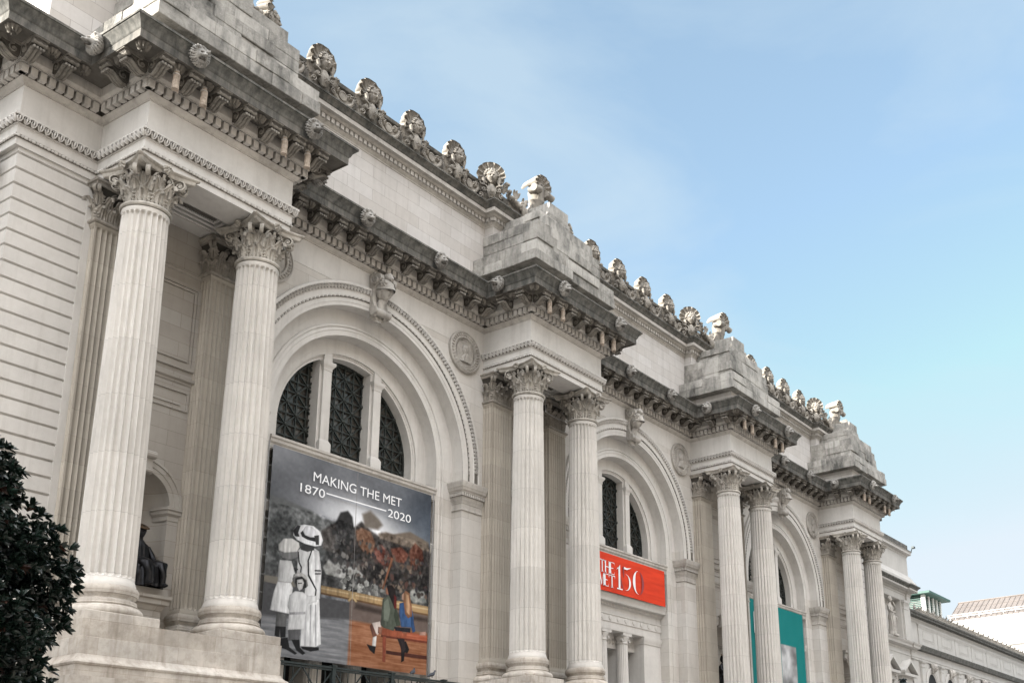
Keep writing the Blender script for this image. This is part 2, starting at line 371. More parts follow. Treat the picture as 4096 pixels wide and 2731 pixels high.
def capital_round():
    mb = MB()
    h = 1.14
    mb.lathe([(.49, .11), (.47, .3), (.47, .55), (.50, .8), (.58, .95), (.62, .985), (.3, .99)], 40, cap=False, mat=1)  # bell coloured dark to stand for the shade between leaves
    mb.m[-9*40:-4*40] if 0 else None
    mb.lathe([(.50, 0), (.575, .0), (.60, .03), (.60, .07), (.575, .10), (.49, .115)], 40, cap=False)
    for row, (hh, r, w, o, a0) in enumerate(((.46, .485, .36, .10, 0), (.76, .475, .36, .19, PI/8))):
        for i in range(8):
            a = a0+i*PI/4
            leaf(mb, hh, w, o, T(0, 0, .09) @ Matrix.Rotation(a, 4, 'Z') @ T(0, -r, 0))
    q = PI/4
    for i in range(4):
        M = Matrix.Rotation(q+i*PI/2, 4, 'Z')        # local +x points to a corner
        for t_ in (-1, 1):
            Mv = M @ T(0, 0, 0, rz=0) @ Matrix.Rotation(t_*.17, 4, 'Z')
            volute(mb, .76, .83, .155, .11, -1, PI/2, Mv, y=t_*.0, stem=[(.46, .50), (.48, .64), (.53, .78), (.60, .90), (.67, .965)])
        leaf(mb, .40, .26, .13, M @ T(.53, 0, .50) @ Matrix.Rotation(PI/2, 4, 'Z'))
        Mf = Matrix.Rotation(i*PI/2, 4, 'Z')
        for t_ in (-1, 1):                            # inner helices on each face
            Mi = Mf @ T(t_*.155, -.59, 0)
            volute(mb, 0, .83, .085, .07, -t_, PI/2, Mi, stem=[(t_*.12, .55), (t_*.13, .68), (t_*.11, .80), (t_*.06, .90)])
            mb.tube([Mf @ Vector((t_*.25, -.50, .42)), Mf @ Vector((t_*.25, -.54, .60)), Mf @ Vector((t_*.25, -.57, .66))], [.035, .05, .075], 8)
        leaf(mb, .34, .2, .08, Mf @ T(0, -.52, .55))
        flower(mb, .13, Mf @ T(0, -.71, 1.06), 8, .7)
        mb.tube([Mf @ Vector((0, -.55, .75)), Mf @ Vector((0, -.62, .95))], [.03, .04], 6)
    # abacus with concave sides
    def ab(e, n=9):
        out = []
        for i in range(4):
            c0 = Matrix.Rotation(i*PI/2, 4, 'Z')
            for j in range(n):
                s = -1+2*j/(n-1); x = s*(.73+e); y = -(.60+e+.19*abs(s)**2.2) if 0 else -(.615+e+.165*s*s)
                out.append(tuple((c0 @ Vector((x, y, 0)))[:2]))
        return out
    lv = [(.965, -.03), (1.0, .0), (1.06, .01), (1.075, .05), (1.11, .075), (h, .06)]
    V = []; n = 36
    for z, e in lv: V += [(x, y, z) for x, y in ab(e)]
    F = [(k*n+i, k*n+(i+1) % n, (k+1)*n+(i+1) % n, (k+1)*n+i) for k in range(len(lv)-1) for i in range(n)]
    F += [tuple(range(n))[::-1], tuple((len(lv)-1)*n+i for i in range(n))]
    mb.add(V, F)
    return mb
def capital_pilaster():
    """front face along x in [-.53,.53] at y=-.45, side depth .45 to the wall at y=0"""
    mb = MB()
    mb.sweep([(-.53, .0), (-.53, -.45), (.53, -.45), (.53, .0)], [(-.02, 0), (.05, 0), (.08, .03), (.08, .07), (.05, .10), (-.02, .11), (-.02, .55), (.03, .85), (.09, .99), (-.1, .99)], caps=False, mats=[0]*6+[1]*3)
    for hh, o, xs in ((.44, .10, (-.42, -.14, .14, .42)), (.74, .17, (-.28, 0, .28))):
        for x in xs: leaf(mb, hh, .27, o, T(x, -.43, .09))
        for sx in (-1, 1):
            for y in (-.32, -.08) if hh < .5 else (-.2,):
                leaf(mb, hh, .25, o, T(sx*.51, y, .09) @ Matrix.Rotation(sx*PI/2, 4, 'Z'))
    for sx in (-1, 1):
        M = T(sx*.50, -.42, 0) @ Matrix.Rotation(-PI/4 if sx > 0 else -3*PI/4, 4, 'Z')
        for t_ in (-1, 1):
            volute(mb, .20, .86, .115, .09, -1, PI/2, M @ Matrix.Rotation(t_*.2, 4, 'Z'), stem=[(-.06, .50), (-.03, .66), (.03, .84), (.12, .96)])
        leaf(mb, .4, .25, .12, M @ T(.02, 0, .5) @ Matrix.Rotation(PI/2, 4, 'Z'))
        volute(mb, sx*.14, .83, .085, .07, -sx, PI/2, T(0, -.52, 0), stem=[(sx*.26, .55), (sx*.27, .7), (sx*.22, .86)])
    flower(mb, .13, T(0, -.64, 1.06), 8, .6)
    mb.sweep([(-.53, .0), (-.53, -.45), (.53, -.45), (.53, .0)], [(-.1, .965), (.13, .975), (.15, 1.06), (.19, 1.08), (.19, 1.14), (-.1, 1.14)], caps=False)
    return mb

def modillion():
    """bracket hanging under the corona: back at y=0, front at y=-.60, top z=0, width .27"""
    mb = MB(); w = .135
    out = [(0, -.02), (-.60, -.02), (-.62, -.06), (-.60, -.11), (-.52, -.13), (-.42, -.12), (-.36, -.17), (-.30, -.25), (-.20, -.33), (-.09, -.36), (-.01, -.31), (0, -.2)]
    n = len(out)
    V = [(-w, y, z) for y, z in out]+[(w, y, z) for y, z in out]
    mb.add(V, [tuple(range(n))[::-1], tuple(range(n, 2*n))]+[(i, (i+1) % n, (i+1) % n+n, i+n) for i in range(n)], 1)
    mb.box(-w-.035, w+.035, -.66, 0, -.03, .04)
    Mz = Matrix(((0, 1, 0, 0), (1, 0, 0, 0), (0, 0, 1, 0), (0, 0, 0, 1)))
    for sx in (-1, 1):
        volute(mb, -.16, -.19, .135, .04, 1, PI/2, T(sx*(w+.008), 0, 0) @ Mz, turns=1.6, n=14)
        volute(mb, -.52, -.10, .075, .04, -1, PI/2, T(sx*(w+.008), 0, 0) @ Mz, turns=1.3, n=10)
        mb.tube([(sx*(w+.01), -.17, -.05), (sx*(w+.01), -.32, -.06), (sx*(w+.01), -.47, -.035)], .018, 5)
    mb.tube([(-w-.03, -.55, -.105), (-w*.5, -.55, -.105), (0, -.55, -.105), (w*.5, -.55, -.105), (w+.03, -.55, -.105)], [.062, .048, .058, .048, .062], 10)
    for x in (-.08, 0, .08):                        # leaf under the scroll with turned-up tip
        mb.tube([(x, -.02, -.36), (x, -.14, -.385), (x*1.1, -.26, -.33), (x*1.15, -.35, -.25), (x*1.2, -.43, -.215), (x*1.25, -.50, -.235)], [.03, .045, .05, .045, .05, .035], 6)
    for x in (-.1, -.035, .035, .1): mb.tube([(x, -.47, -.20), (x*1.1, -.55, -.24), (x*1.1, -.565, -.28)], [.02, .04, .018], 6)
    return mb
def lion():
    mb = MB()
    def fn(u, v):
        a = 2*PI*u+PI/2; t = PI*v
        X = math.cos(a)*math.sin(t); Y = math.sin(a)*math.sin(t); Z = -math.cos(t)
        x, y, z = X*.66, Y*.62, Z*.74
        if Y < 0:
            f = min(1, -Y*2.2)
            d = .46*g2(X, Z, 0, -.06, .36, .33)+.16*g2(abs(X), Z, .24, .36, .17, .09)-.26*g2(abs(X), Z, .27, .17, .12, .09)
            d += .10*g2(abs(X), Z, .27, .16, .07, .05)+.20*g2(abs(X), Z, .15, -.14, .12, .10)+.10*g2(X, Z, 0, .05, .10, .1)
            d -= .85*g2(X, Z, 0, -.42, .25, .12)
            d += .30*g2(X, Z, 0, -.64, .19, .09)+.12*g2(abs(X), Z, .45, -.05, .12, .2)
            y -= d*f
        k = math.exp(-((Y+.12)/.38)**2)
        th = math.atan2(X, Z)
        rr = 1+k*(.20+.055*math.sin(th*10+2*Y)+.03*math.sin(th*21-6*Y+1))
        return (x*rr, y-(.05*k*math.sin(th*10+Y*5)), z*rr)
    mb.grid(72, 56, fn, cu=True)
    for i in range(22):
        a = 2*PI*i/22+.1; c_, s_ = math.cos(a), math.sin(a); w_ = .07+.03*(i % 2)
        mb.tube([(.50*c_, -.38, .56*s_), (.70*c_-.06*s_, -.30, .76*s_+.06*c_), (.80*c_+.05*s_, -.08-.05*(i % 2), .86*s_-.05*c_), (.80*c_+.12*s_, .14, .86*s_-.12*c_)], [.04, w_+.02, w_+.01, .03], 6)
    for i in range(11):
        a = 2*PI*i/11; mb.merge(EGG, T(.74*math.cos(a), -.17, .80*math.sin(a), s=(.10, .05, .10)), mat=1)
    for sx in (-1, 1):
        mb.tube([(sx*.42, -.30, .50), (sx*.52, -.42, .62), (sx*.55, -.38, .74)], [.13, .12, .04], 8)
        mb.merge(EGG, T(sx*.20, -.60, .17, s=(.085, .06, .06)), mat=1)
    mb.merge(EGG, T(0, -.66, -.38, s=(.21, .24, .12)), mat=1); mb.merge(EGG, T(0, -1.03, .10, s=(.08, .05, .05)), mat=1)  # dark inserts paint the shade in mouth, eyes and mane gaps
    return mb
def shell(mb, r, depth, lobes=9, M=None, a_from=-.25, a_to=1.25):
    """scallop fan opening towards -y, with a long canopy behind"""
    n = lobes*6
    def front(u, v):
        a = PI*lerp(a_from, a_to, u); s = u*lobes; w = abs(math.sin(PI*s))
        rr = r*(.30+.70*v)*(.95+.13*(w**.6)*v)
        return (rr*math.cos(a), -.02-.10*r*(1-v)+(.17*r*(w**.8)*(v**.7)-.05*r*v)-.30*r*v**2.5, rr*math.sin(a))
    mb.grid(n+1, 9, front, M=M, flip=False)
    for i in range(lobes+1):
        a = PI*lerp(a_from, a_to, i/lobes); mb.tube([(M or Matrix()) @ Vector((r*q*math.cos(a), -.05*r-.30*r*q**2.5, r*q*math.sin(a))) for q in (.35, .6, .85, .97)], [.012, .02, .026, .02], 5)
    def back(u, v):
        p = front(u, 1.0); a = PI*lerp(a_from, a_to, u); k = 1-.24*v-.5*max(0, v-.8)
        return (p[0]*k, p[1]+(-.04 if v < .02 else 0)+depth*v, p[2]*k)
    mb.grid(n+1, 7, back, M=M, flip=True)
M_mask = stone('weathered_mask_limestone', (.28, .255, .22), (.07, .065, .06), .8, mott=2)
def mask_mb(turn=0, big=1.0):
    """shell-crowned female mask, base z=0, height 1.6"""
    mb = MB()
    Mr = Matrix.Rotation(turn, 4, 'Z')
    shell(mb, .50*big, .34, 9, Mr @ T(0, .02, 1.08))
    mb.merge(HEAD, Mr @ T(0, -.18, .90) @ T(rx=R(6), s=.265))
    for i in range(9):                             # diadem and curls
        a = PI*(i/8); mb.tube([Mr @ Vector((.27*math.cos(a), -.26, .98+.27*math.sin(a))), Mr @ Vector((.235*math.cos(a), -.33, .96+.22*math.sin(a)))], [.05, .03], 6)
    for sx in (-1, 1):
        mb.tube([Mr @ Vector(p) for p in ((sx*.25, -.22, .98), (sx*.31, -.25, .80), (sx*.27, -.25, .66), (sx*.33, -.24, .52))], [.05, .07, .06, .03], 7)
        volute(mb, sx*.28, .36, .17, .16, sx, PI/2, Mr @ T(0, -.22, 0), turns=1.5, n=16, stem=[(sx*.44, .62), (sx*.40, .55)])
        volute(mb, sx*.40, .14, .12, .12, -sx, -PI/2, Mr @ T(0, -.18, 0), turns=1.4, n=14)
        leaf(mb, .42, .2, .08, Mr @ T(sx*.43, -.1, .35) @ Matrix.Rotation(sx*.5, 4, 'Y'))
    mb.tube([Mr @ Vector(p) for p in ((0, -.10, .72), (0, -.16, .55), (0, -.20, .30), (0, -.24, .12), (0, -.22, .0))], [.13, .13, .21, .15, .08], 12)
    flower(mb, .11, Mr @ T(0, -.36, .16), 8, .5)
    mb.box(-.42, .42, .0, .30, .0, 1.0, M=Mr)
    return mb
def cradle():
    """crescent-shaped festoon between two masks, width 1.0"""
    mb = MB()
    pts = [(.46*math.cos(a), -.10-.02*math.sin(a), .55+.46*math.sin(a)) for a in [PI+i*PI/14 for i in range(15)]]
    mb.tube(pts, [.04]+[.075]*13+[.04], 8)
    mb.grid(15, 5, lambda u, v: (.45*math.cos(PI+u*PI)*v, -.06-.02*v, .55+.46*math.sin(PI+u*PI)*v), flip=False)
    for x, r in ((-.27, .13), (.27, .13)): flower(mb, r, T(x, -.10, .50), 7, .7)
    mb.lathe([(.17, 0), (.18, .05), (.14, .06), (.12, .04), (.001, .05)], 18, M=T(0, -.06, .42) @ Matrix(((1, 0, 0, 0), (0, 0, -1, 0), (0, 1, 0, 0), (0, 0, 0, 1))))
    for sx in (-1, 1): volute(mb, sx*.46, .62, .09, .1, sx, 0, T(0, -.08, 0), turns=1.2, n=10)
    return mb
def keystone():
    """scroll bracket with a helmeted head; origin at the arch soffit front, height 1.45"""
    mb = MB(); Mz = Matrix(((0, 1, 0, 0), (1, 0, 0, 0), (0, 0, 1, 0), (0, 0, 0, 1)))
    prof = [(0, .0), (-.16, -.02), (-.26, .06), (-.28, .2), (-.20, .34), (-.14, .55), (-.16, .8), (-.26, 1.0), (-.42, 1.1), (-.52, 1.22), (-.50, 1.36), (-.36, 1.44), (0, 1.45)]
    n = len(prof)
    for sx in (-1, 1):
        a, b = (-.36, -.20) if sx < 0 else (.20, .36)
        V = [(lerp(a*.8, a, z/1.4), y, z) for y, z in prof]+[(lerp(b*.8, b, z/1.4), y, z) for y, z in prof]
        mb.add(V, [tuple(range(n))[::-1], tuple(range(n, 2*n))]+[(i, (i+1) % n, (i+1) % n+n, i+n) for i in range(n)])
        volute(mb, -.29, 1.2, .235, .1, -1, PI/2, T(sx*.37, 0, 0) @ Mz, turns=1.7, n=20)
        volute(mb, -.16, .14, .15, .08, 1, -PI/2, T(sx*.31, 0, 0) @ Mz, turns=1.5, n=16)
    mb.tube([(-.34, -.22, .14), (-.2, -.22, .14), (-.06, -.22, .14), (.06, -.22, .14), (.2, -.22, .14), (.34, -.22, .14)], [.15, .12, .14, .14, .12, .15], 12)
    leaf(mb, .38, .5, .0, T(0, -.12, .12) @ Matrix.Rotation(PI, 4, 'X') @ Matrix.Rotation(PI, 4, 'Z'))
    mb.box(-.2, .2, -.12, 0, .1, 1.3)
    mb.tube([(0, -.12, .25), (0, -.18, .42), (0, -.26, .60)], [.2, .13, .13], 10)
    Mh = T(0, -.36, .86, rx=R(6)) @ T(s=.29)
    mb.merge(HEAD, Mh)
    def helm(u, v):
        a = 2*PI*u; t = v*PI*.56
        x, y, z = math.sin(t)*math.cos(a), math.sin(t)*math.sin(a), math.cos(t)
        pk = .35*max(0, -math.sin(a))**3*max(0, v-.75)*4
        return (x*.98, y*1.12-pk, z*1.22+.30-pk*.1)
    mb.grid(24, 9, helm, cu=True, M=Mh)
    for sx in (-1, 1): flower(mb, .5, Mh @ T(sx*.8, -.5, .75, rz=sx*1.0), 6, .4)
    mb.tube([Mh @ Vector(p) for p in ((0, -1.0, 1.3), (0, -.5, 1.72), (0, .3, 1.8), (0, 1, 1.2))], [.06, .14, .14, .06], 14)
    return mb
def medallion(nseg=64):
    mb = MB(); Mf = Matrix(((1, 0, 0, 0), (0, 0, -1, 0), (0, 1, 0, 0), (0, 0, 0, 1)))
    mb.lathe([(.79, 0), (.79, .10), (.74, .13), (.72, .10), (.60, .10), (.56, .12), (.53, .10), (.52, .06), (.001, .06)], nseg, M=Mf, cap=False)
    for i in range(36):
        a = 2*PI*i/36; mb.merge(EGG, Mf @ T(.66*math.cos(a), .66*math.sin(a), .10, rz=a-PI/2+.5, s=(.032, .06, .05)))
    for i in range(60):
        a = 2*PI*i/60; mb.merge(EGG, Mf @ T(.545*math.cos(a), .545*math.sin(a), .11, s=.02))
    # bust in relief
    mb.merge(BEARD, T(-.02, -.07, .06, rz=-.35) @ T(s=(.165, .13, .20)))
    def bust(u, v): a = PI*u; return (.30*math.cos(a)*lerp(.35, 1, v**.6)+.02, -.06-.12*math.sin(a)*(1-.4*v)-.015*math.sin(u*30), lerp(-.08, -.40, v))
    mb.grid(17, 6, bust)
    return mb
BEAD = MB().grid(6, 5, lambda u, v: (math.cos(2*PI*u)*math.sin(PI*v), math.sin(2*PI*u)*math.sin(PI*v), -math.cos(PI*v)), cu=True)
def bead_run(mb, p0, p1, r=.035, step=.19):
    """bead and reel between two points"""
    p0, p1 = Vector(p0), Vector(p1); d = p1-p0; n = max(1, round(d.length/step)); d.normalize(); st = (p1-p0)/n
    rz = math.atan2(d.y, d.x)
    for i in range(n):
        c = p0+st*(i+.35); mb.merge(BEAD, T(*c, rz=rz, s=(st.length*.33, r, r)))
        for k in (.78, .92):
            c = p0+st*(i+k); mb.merge(BEAD, T(*c, rz=rz, s=(.018, r*.9, r*.9)))
LEAFB = MB()
for sx in (-1, 1): LEAFB.tube([(0, -.03, .5), (sx*.28, -.10, .36), (sx*.36, -.03, .0), (sx*.20, .04, -.32), (0, .08, -.5)], [.07, .10, .11, .10, .05], 5)
LEAFB.tube([(0, -.05, .3), (0, -.02, 0), (0, .07, -.42)], [.12, .14, .04], 5)
def leaf_run(mb, p0, p1, outn, h=.19, step=.17, tilt=.10):
    """leaf-and-dart ornament; outn is the outward plan normal"""
    p0, p1 = Vector(p0), Vector(p1); n = max(1, round((p1-p0).length/step)); rz = math.atan2(outn[1], outn[0])+PI/2
    st = (p1-p0)/n
    for i in range(n):
        c = p0+st*(i+.5); mb.merge(LEAFB, T(*c, rz=rz, s=(st.length*1.05, .34*h/.19, h)))
def dent_run(mb, p0, p1, outn, z0, z1, e0, e1, w=.15, step=.235, mat=0):
    p0, p1 = Vector(p0), Vector(p1); o = Vector(outn); Ld = (p1-p0).length; n = max(1, round(Ld/step)); d = (p1-p0)/n; dn = d.normalized()
    for i in range(n):
        c = p0+d*(i+.5)
        q = [c-dn*w/2+o*e0, c+dn*w/2+o*e0, c+dn*w/2+o*e1, c-dn*w/2+o*e1]
        v = [(a.x, a.y, z0) for a in q]+[(a.x, a.y, z1) for a in q]
        mb.add(v, [(0, 1, 2, 3), (7, 6, 5, 4), (0, 4, 5, 1), (1, 5, 6, 2), (2, 6, 7, 3), (3, 7, 4, 0)], mat)
def path_runs(path):
    """straight runs of a plan path with outward normals and corner kinds"""
    out = []
    for i in range(len(path)-1):
        a, b = Vector(path[i]), Vector(path[i+1]); d = (b-a).normalized(); n = Vector((d.y, -d.x))
        def turn(j):
            if j <= 0 or j >= len(path)-1: return 0
            u = (Vector(path[j])-Vector(path[j-1])).normalized(); w = (Vector(path[j+1])-Vector(path[j])).normalized()
            return 1 if u.x*w.y-u.y*w.x > 0 else -1      # 1: outer corner (turning left = away from outside)
        out.append((a, b, d, n, turn(i), turn(i+1)))
    return out

# ================================================================== the museum front
mus = thing('museum_building', 'pale limestone museum front with paired columns, three great arches and roof masks', 'museum', (22.5, 0, GZ))
mus_off = Vector((-22.5, 0, -GZ))
def mp_(name, mb, mats, loc=(0, 0, 0), rot=(0, 0, 0), smooth=35, label=None, parent=None):
    """a part of the museum, given in scene coordinates"""
    if parent is None: l = Vector(loc)+mus_off; pr = mus
    else: l = Vector(loc); pr = parent
    return part(name, mb, mats, pr, l, rot, smooth, label)

# ---- plan path of the entablature, left wing corner to right wing corner
path = [(-4.19, 7), (-4.19, -.25)]
for k in range(NP):
    x = k*L
    path += [(x-HX, -.25 if k == 0 else 0.0), (x-HX, FY), (x+HX, FY), (x+HX, -.25 if k == NP-1 else 0.0)]
path += [(49.19, -.25), (49.19, 7)]
runs = path_runs(path)
def ext(run, e0):
    a, b, d, n, t0, t1 = run
    return a-d*e0*(t0 if t0 else 0), b+d*e0*(t1 if t1 else 0), d, n

# frieze and bed mouldings
mb = MB()
prof = [(0, 17.08), (0, 17.95), (.03, 17.955), (.03, 17.985), (.07, 18.01), (.11, 18.06), (.13, 18.10), (.15, 18.105), (.15, 18.36), (.30, 18.365), (.30, 18.40), (.34, 18.45), (.36, 18.47), (.36, 18.73), (.2, 18.74)]
mb.sweep(path, prof, mats=[0]+[1]*6+[2]+[1]*6)
for r in runs:
    a, b, d, n = ext(r, .28)
    if r[5] > 0: q_ = r[1]+(r[3]+r[2])*.23; mb.box(q_.x-.04, q_.x+.04, q_.y-.04, q_.y+.04, 18.2, 18.36, mat=1)
    a2 = a if r[4] > 0 else a+d*.0; dent_run(mb, (*a2, 0), (*b, 0), (*n, 0), 18.12, 18.34, .1, .29, w=.155, step=.232, mat=1)
mp_('frieze', mb, [M_plain, M_trim, M_gapshade])
# wall behind the frieze of the bays, down to the arches, is part of the arch walls

# architrave with bead and leaf bands, round each pair of columns and on the wings
def architrave(pth, soffit=None):
    mb = MB()
    pr = [(-.1, 16.32), (0, 16.32), (0, 16.49), (.02, 16.5), (.045, 16.55), (.02, 16.6), (.03, 16.61), (.03, 16.84), (.06, 16.85), (.06, 16.875), (.09, 16.9), (.14, 17.02), (.16, 17.03), (.16, 17.09), (-.1, 17.1)]
    mb.sweep(pth, pr, mats=[0, 0, 0, 1, 1, 0, 0, 0, 0, 1, 1, 0, 0, 0])
    for r in path_runs(pth):
        a, b, d, n = ext(r, .045); bead_run(mb, (*(a+n*.045), 16.55), (*(b+n*.045), 16.55), .036)
        a, b, d, n = ext(r, .13); leaf_run(mb, (*(a+n*.125), 16.955), (*(b+n*.125), 16.955), n)
    return mb
for k in range(NP):
    x = k*L
    p = [(x-HX, -.25 if k == 0 else 0), (x-HX, FY), (x+HX, FY), (x+HX, -.25 if k == 3 else 0)]
    if k == 0: p = [(-4.19, 7), (-4.19, -.25)]+p
    if k == 3: p = p+[(49.19, -.25), (49.19, 7)]
    mb = architrave(p)
    # soffit with a sunk coffer between the columns
    ys = (FY+.02, -.02); xs = (x-HX+.02, x+HX-.02)
    mb.box(xs[0], xs[1], FY+.01, FY+.98, 16.325, 16.6); mb.box(xs[0], xs[1], -.5, ys[1], 16.33, 16.6)
    mb.box(xs[0], x-1.1, FY+.9, -.45, 16.335, 16.6); mb.box(x+1.1, xs[1], FY+.9, -.45, 16.335, 16.6)
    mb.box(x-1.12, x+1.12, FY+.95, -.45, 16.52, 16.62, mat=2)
    for i, e in enumerate((0, .12, .24)): 
        z = 16.50-.05*i
        mb.sweep([(x-1.12, -.48), (x+1.12, -.48), (x+1.12, FY+.96), (x-1.12, FY+.96), (x-1.12, -.48)], [(e-.0, 16.36+.05*i), (e+.05, 16.36+.05*i+.03), (e+.05, 16.6)], closed=False, caps=False)
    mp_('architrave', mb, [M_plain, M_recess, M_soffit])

# cornice: corona, cyma, coffered soffit
mb = MB()
prof = [(.2, 18.735), (1.0, 18.735), (1.0, 18.70), (1.035, 18.70), (1.035, 18.915), (1.05, 18.93), (1.075, 18.96), (1.08, 18.985), (1.09, 19.0), (1.11, 19.06), (1.17, 19.12), (1.2, 19.16), (1.2, 19.18), (1.23, 19.185), (1.23, 19.25), (1.15, 19.29), (0, 19.36), (-1.5, 19.4)]
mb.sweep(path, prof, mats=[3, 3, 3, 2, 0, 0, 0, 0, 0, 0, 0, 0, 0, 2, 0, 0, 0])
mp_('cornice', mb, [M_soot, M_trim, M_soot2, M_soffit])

# modillions, rosettes, lion heads
MOD = modillion().mesh('modillion', [M_grime, M_gapshade]); 
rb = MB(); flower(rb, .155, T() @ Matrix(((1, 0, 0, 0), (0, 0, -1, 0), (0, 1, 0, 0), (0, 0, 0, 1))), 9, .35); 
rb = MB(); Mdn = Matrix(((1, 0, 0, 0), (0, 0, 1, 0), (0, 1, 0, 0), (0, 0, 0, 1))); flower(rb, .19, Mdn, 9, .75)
ROS = rb.mesh('rosette', [M_grime]); LION = lion().mesh('lion_head', [M_lion, M_gapshade], 60)
for r in runs:
    a, b, d, n = r[0], r[1], r[2], r[3]
    Ln = (b-a).length; rz = math.atan2(n.y, n.x)+PI/2
    if Ln > 6.9 and abs(d.y) > .5 and a.x > 0: continue
    s0 = -.22 if r[4] > 0 else .36+.32; s1 = Ln+.22 if r[5] > 0 else Ln-.36-.32
    if r[4] < 0 and Ln > 9: s0 = .62
    if r[5] < 0 and Ln > 9: s1 = Ln-.62
    if Ln > 6.9 and abs(d.y) > .5: s0 = Ln-3.8
    nn = max(1, round((s1-s0)/.81)); st = (s1-s0)/nn
    for i in range(nn+1):
        if r[5] <= 0 and i == nn and Ln < 3 and r[4] > 0: continue
        if Ln < 3 and r[5] > 0 and i == 0 and r[4] < 0: continue
        c = a+d*(s0+st*i)+n*.36
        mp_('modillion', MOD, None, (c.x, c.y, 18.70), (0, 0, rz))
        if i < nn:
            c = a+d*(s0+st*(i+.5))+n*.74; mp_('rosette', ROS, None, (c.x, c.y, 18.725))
    for (p_, q_) in ((r[4], a), (r[5], b)):
        if p_ > 0 and q_ is b and abs(d.y) > .5:
            c = q_+n*.78+Vector((0, -.78)); mp_('rosette', ROS, None, (c.x, c.y, 18.735))
for k in range(NP):
    for x in (-1.79, 1.79): mp_('lion_head', LION, None, (k*L+x, FY-1.22, 18.98), (R(14), 0, 0)).scale = (.31,)*3
    for x, rz in ((-3.42, -PI/2), (3.42, PI/2)):
        mp_('lion_head', LION, None, (k*L+x, -1.72, 18.98), (0, 0, rz)).scale = (.31,)*3
    if k < NB:
        for x in (5.84, 9.16): mp_('lion_head', LION, None, (k*L+x, -1.22, 18.98), (R(14), 0, 0)).scale = (.31,)*3

# ---- arch bays
mb_arch = []
def arch_sweep(mb, prof, cx, cz=CZ, zb=11.8, n=56, mat=0, flip=False):
    k = len(prof)
    def pt(r, y, i):
        if i == 0: return (cx-r, y, zb)
        if i == n+2: return (cx+r, y, zb)
        a = PI-PI*(i-1)/n; return (cx+r*math.cos(a), y, cz+r*math.sin(a))
    V = [pt(r, y, i) for i in range(n+3) for r, y in prof]
    mb.add(V, [(i*k+j, i*k+j+1, (i+1)*k+j+1, (i+1)*k+j) for i in range(n+2) for j in range(k-1)], mat)
def arch_pts(cx, r, n, off=0): return [(cx+r*math.cos(PI-PI*(i+off)/n), CZ+r*math.sin(PI-PI*(i+off)/n), PI-PI*(i+off)/n) for i in range(n)]
KEY = keystone().mesh('keystone', [M_carve]); MED = medallion().mesh('medallion', [M_carve])
def wall_with_arch(mb, x0, x1, z0, z1, cx, r, y, zj):
    """flat wall face with an arched opening"""
    mb.add([(x0, y, z0), (cx-r, y, z0), (cx-r, y, z1), (x0, y, z1)], [(0, 1, 2, 3)])
    mb.add([(cx+r, y, z0), (x1, y, z0), (x1, y, z1), (cx+r, y, z1)], [(0, 1, 2, 3)])
    n = 48; V = []
    for i in range(n+1):
        a = PI-PI*i/n; V += [(cx+r*math.cos(a), y, CZ+r*math.sin(a)), (cx+r*math.cos(a), y, z1)]
    mb.add(V, [(2*i, 2*i+2, 2*i+3, 2*i+1) for i in range(n)])
R1, D1, R2, D2, R3, R4, D3 = 4.3, .45, 3.43, .9, 2.93, 2.8, 1.42
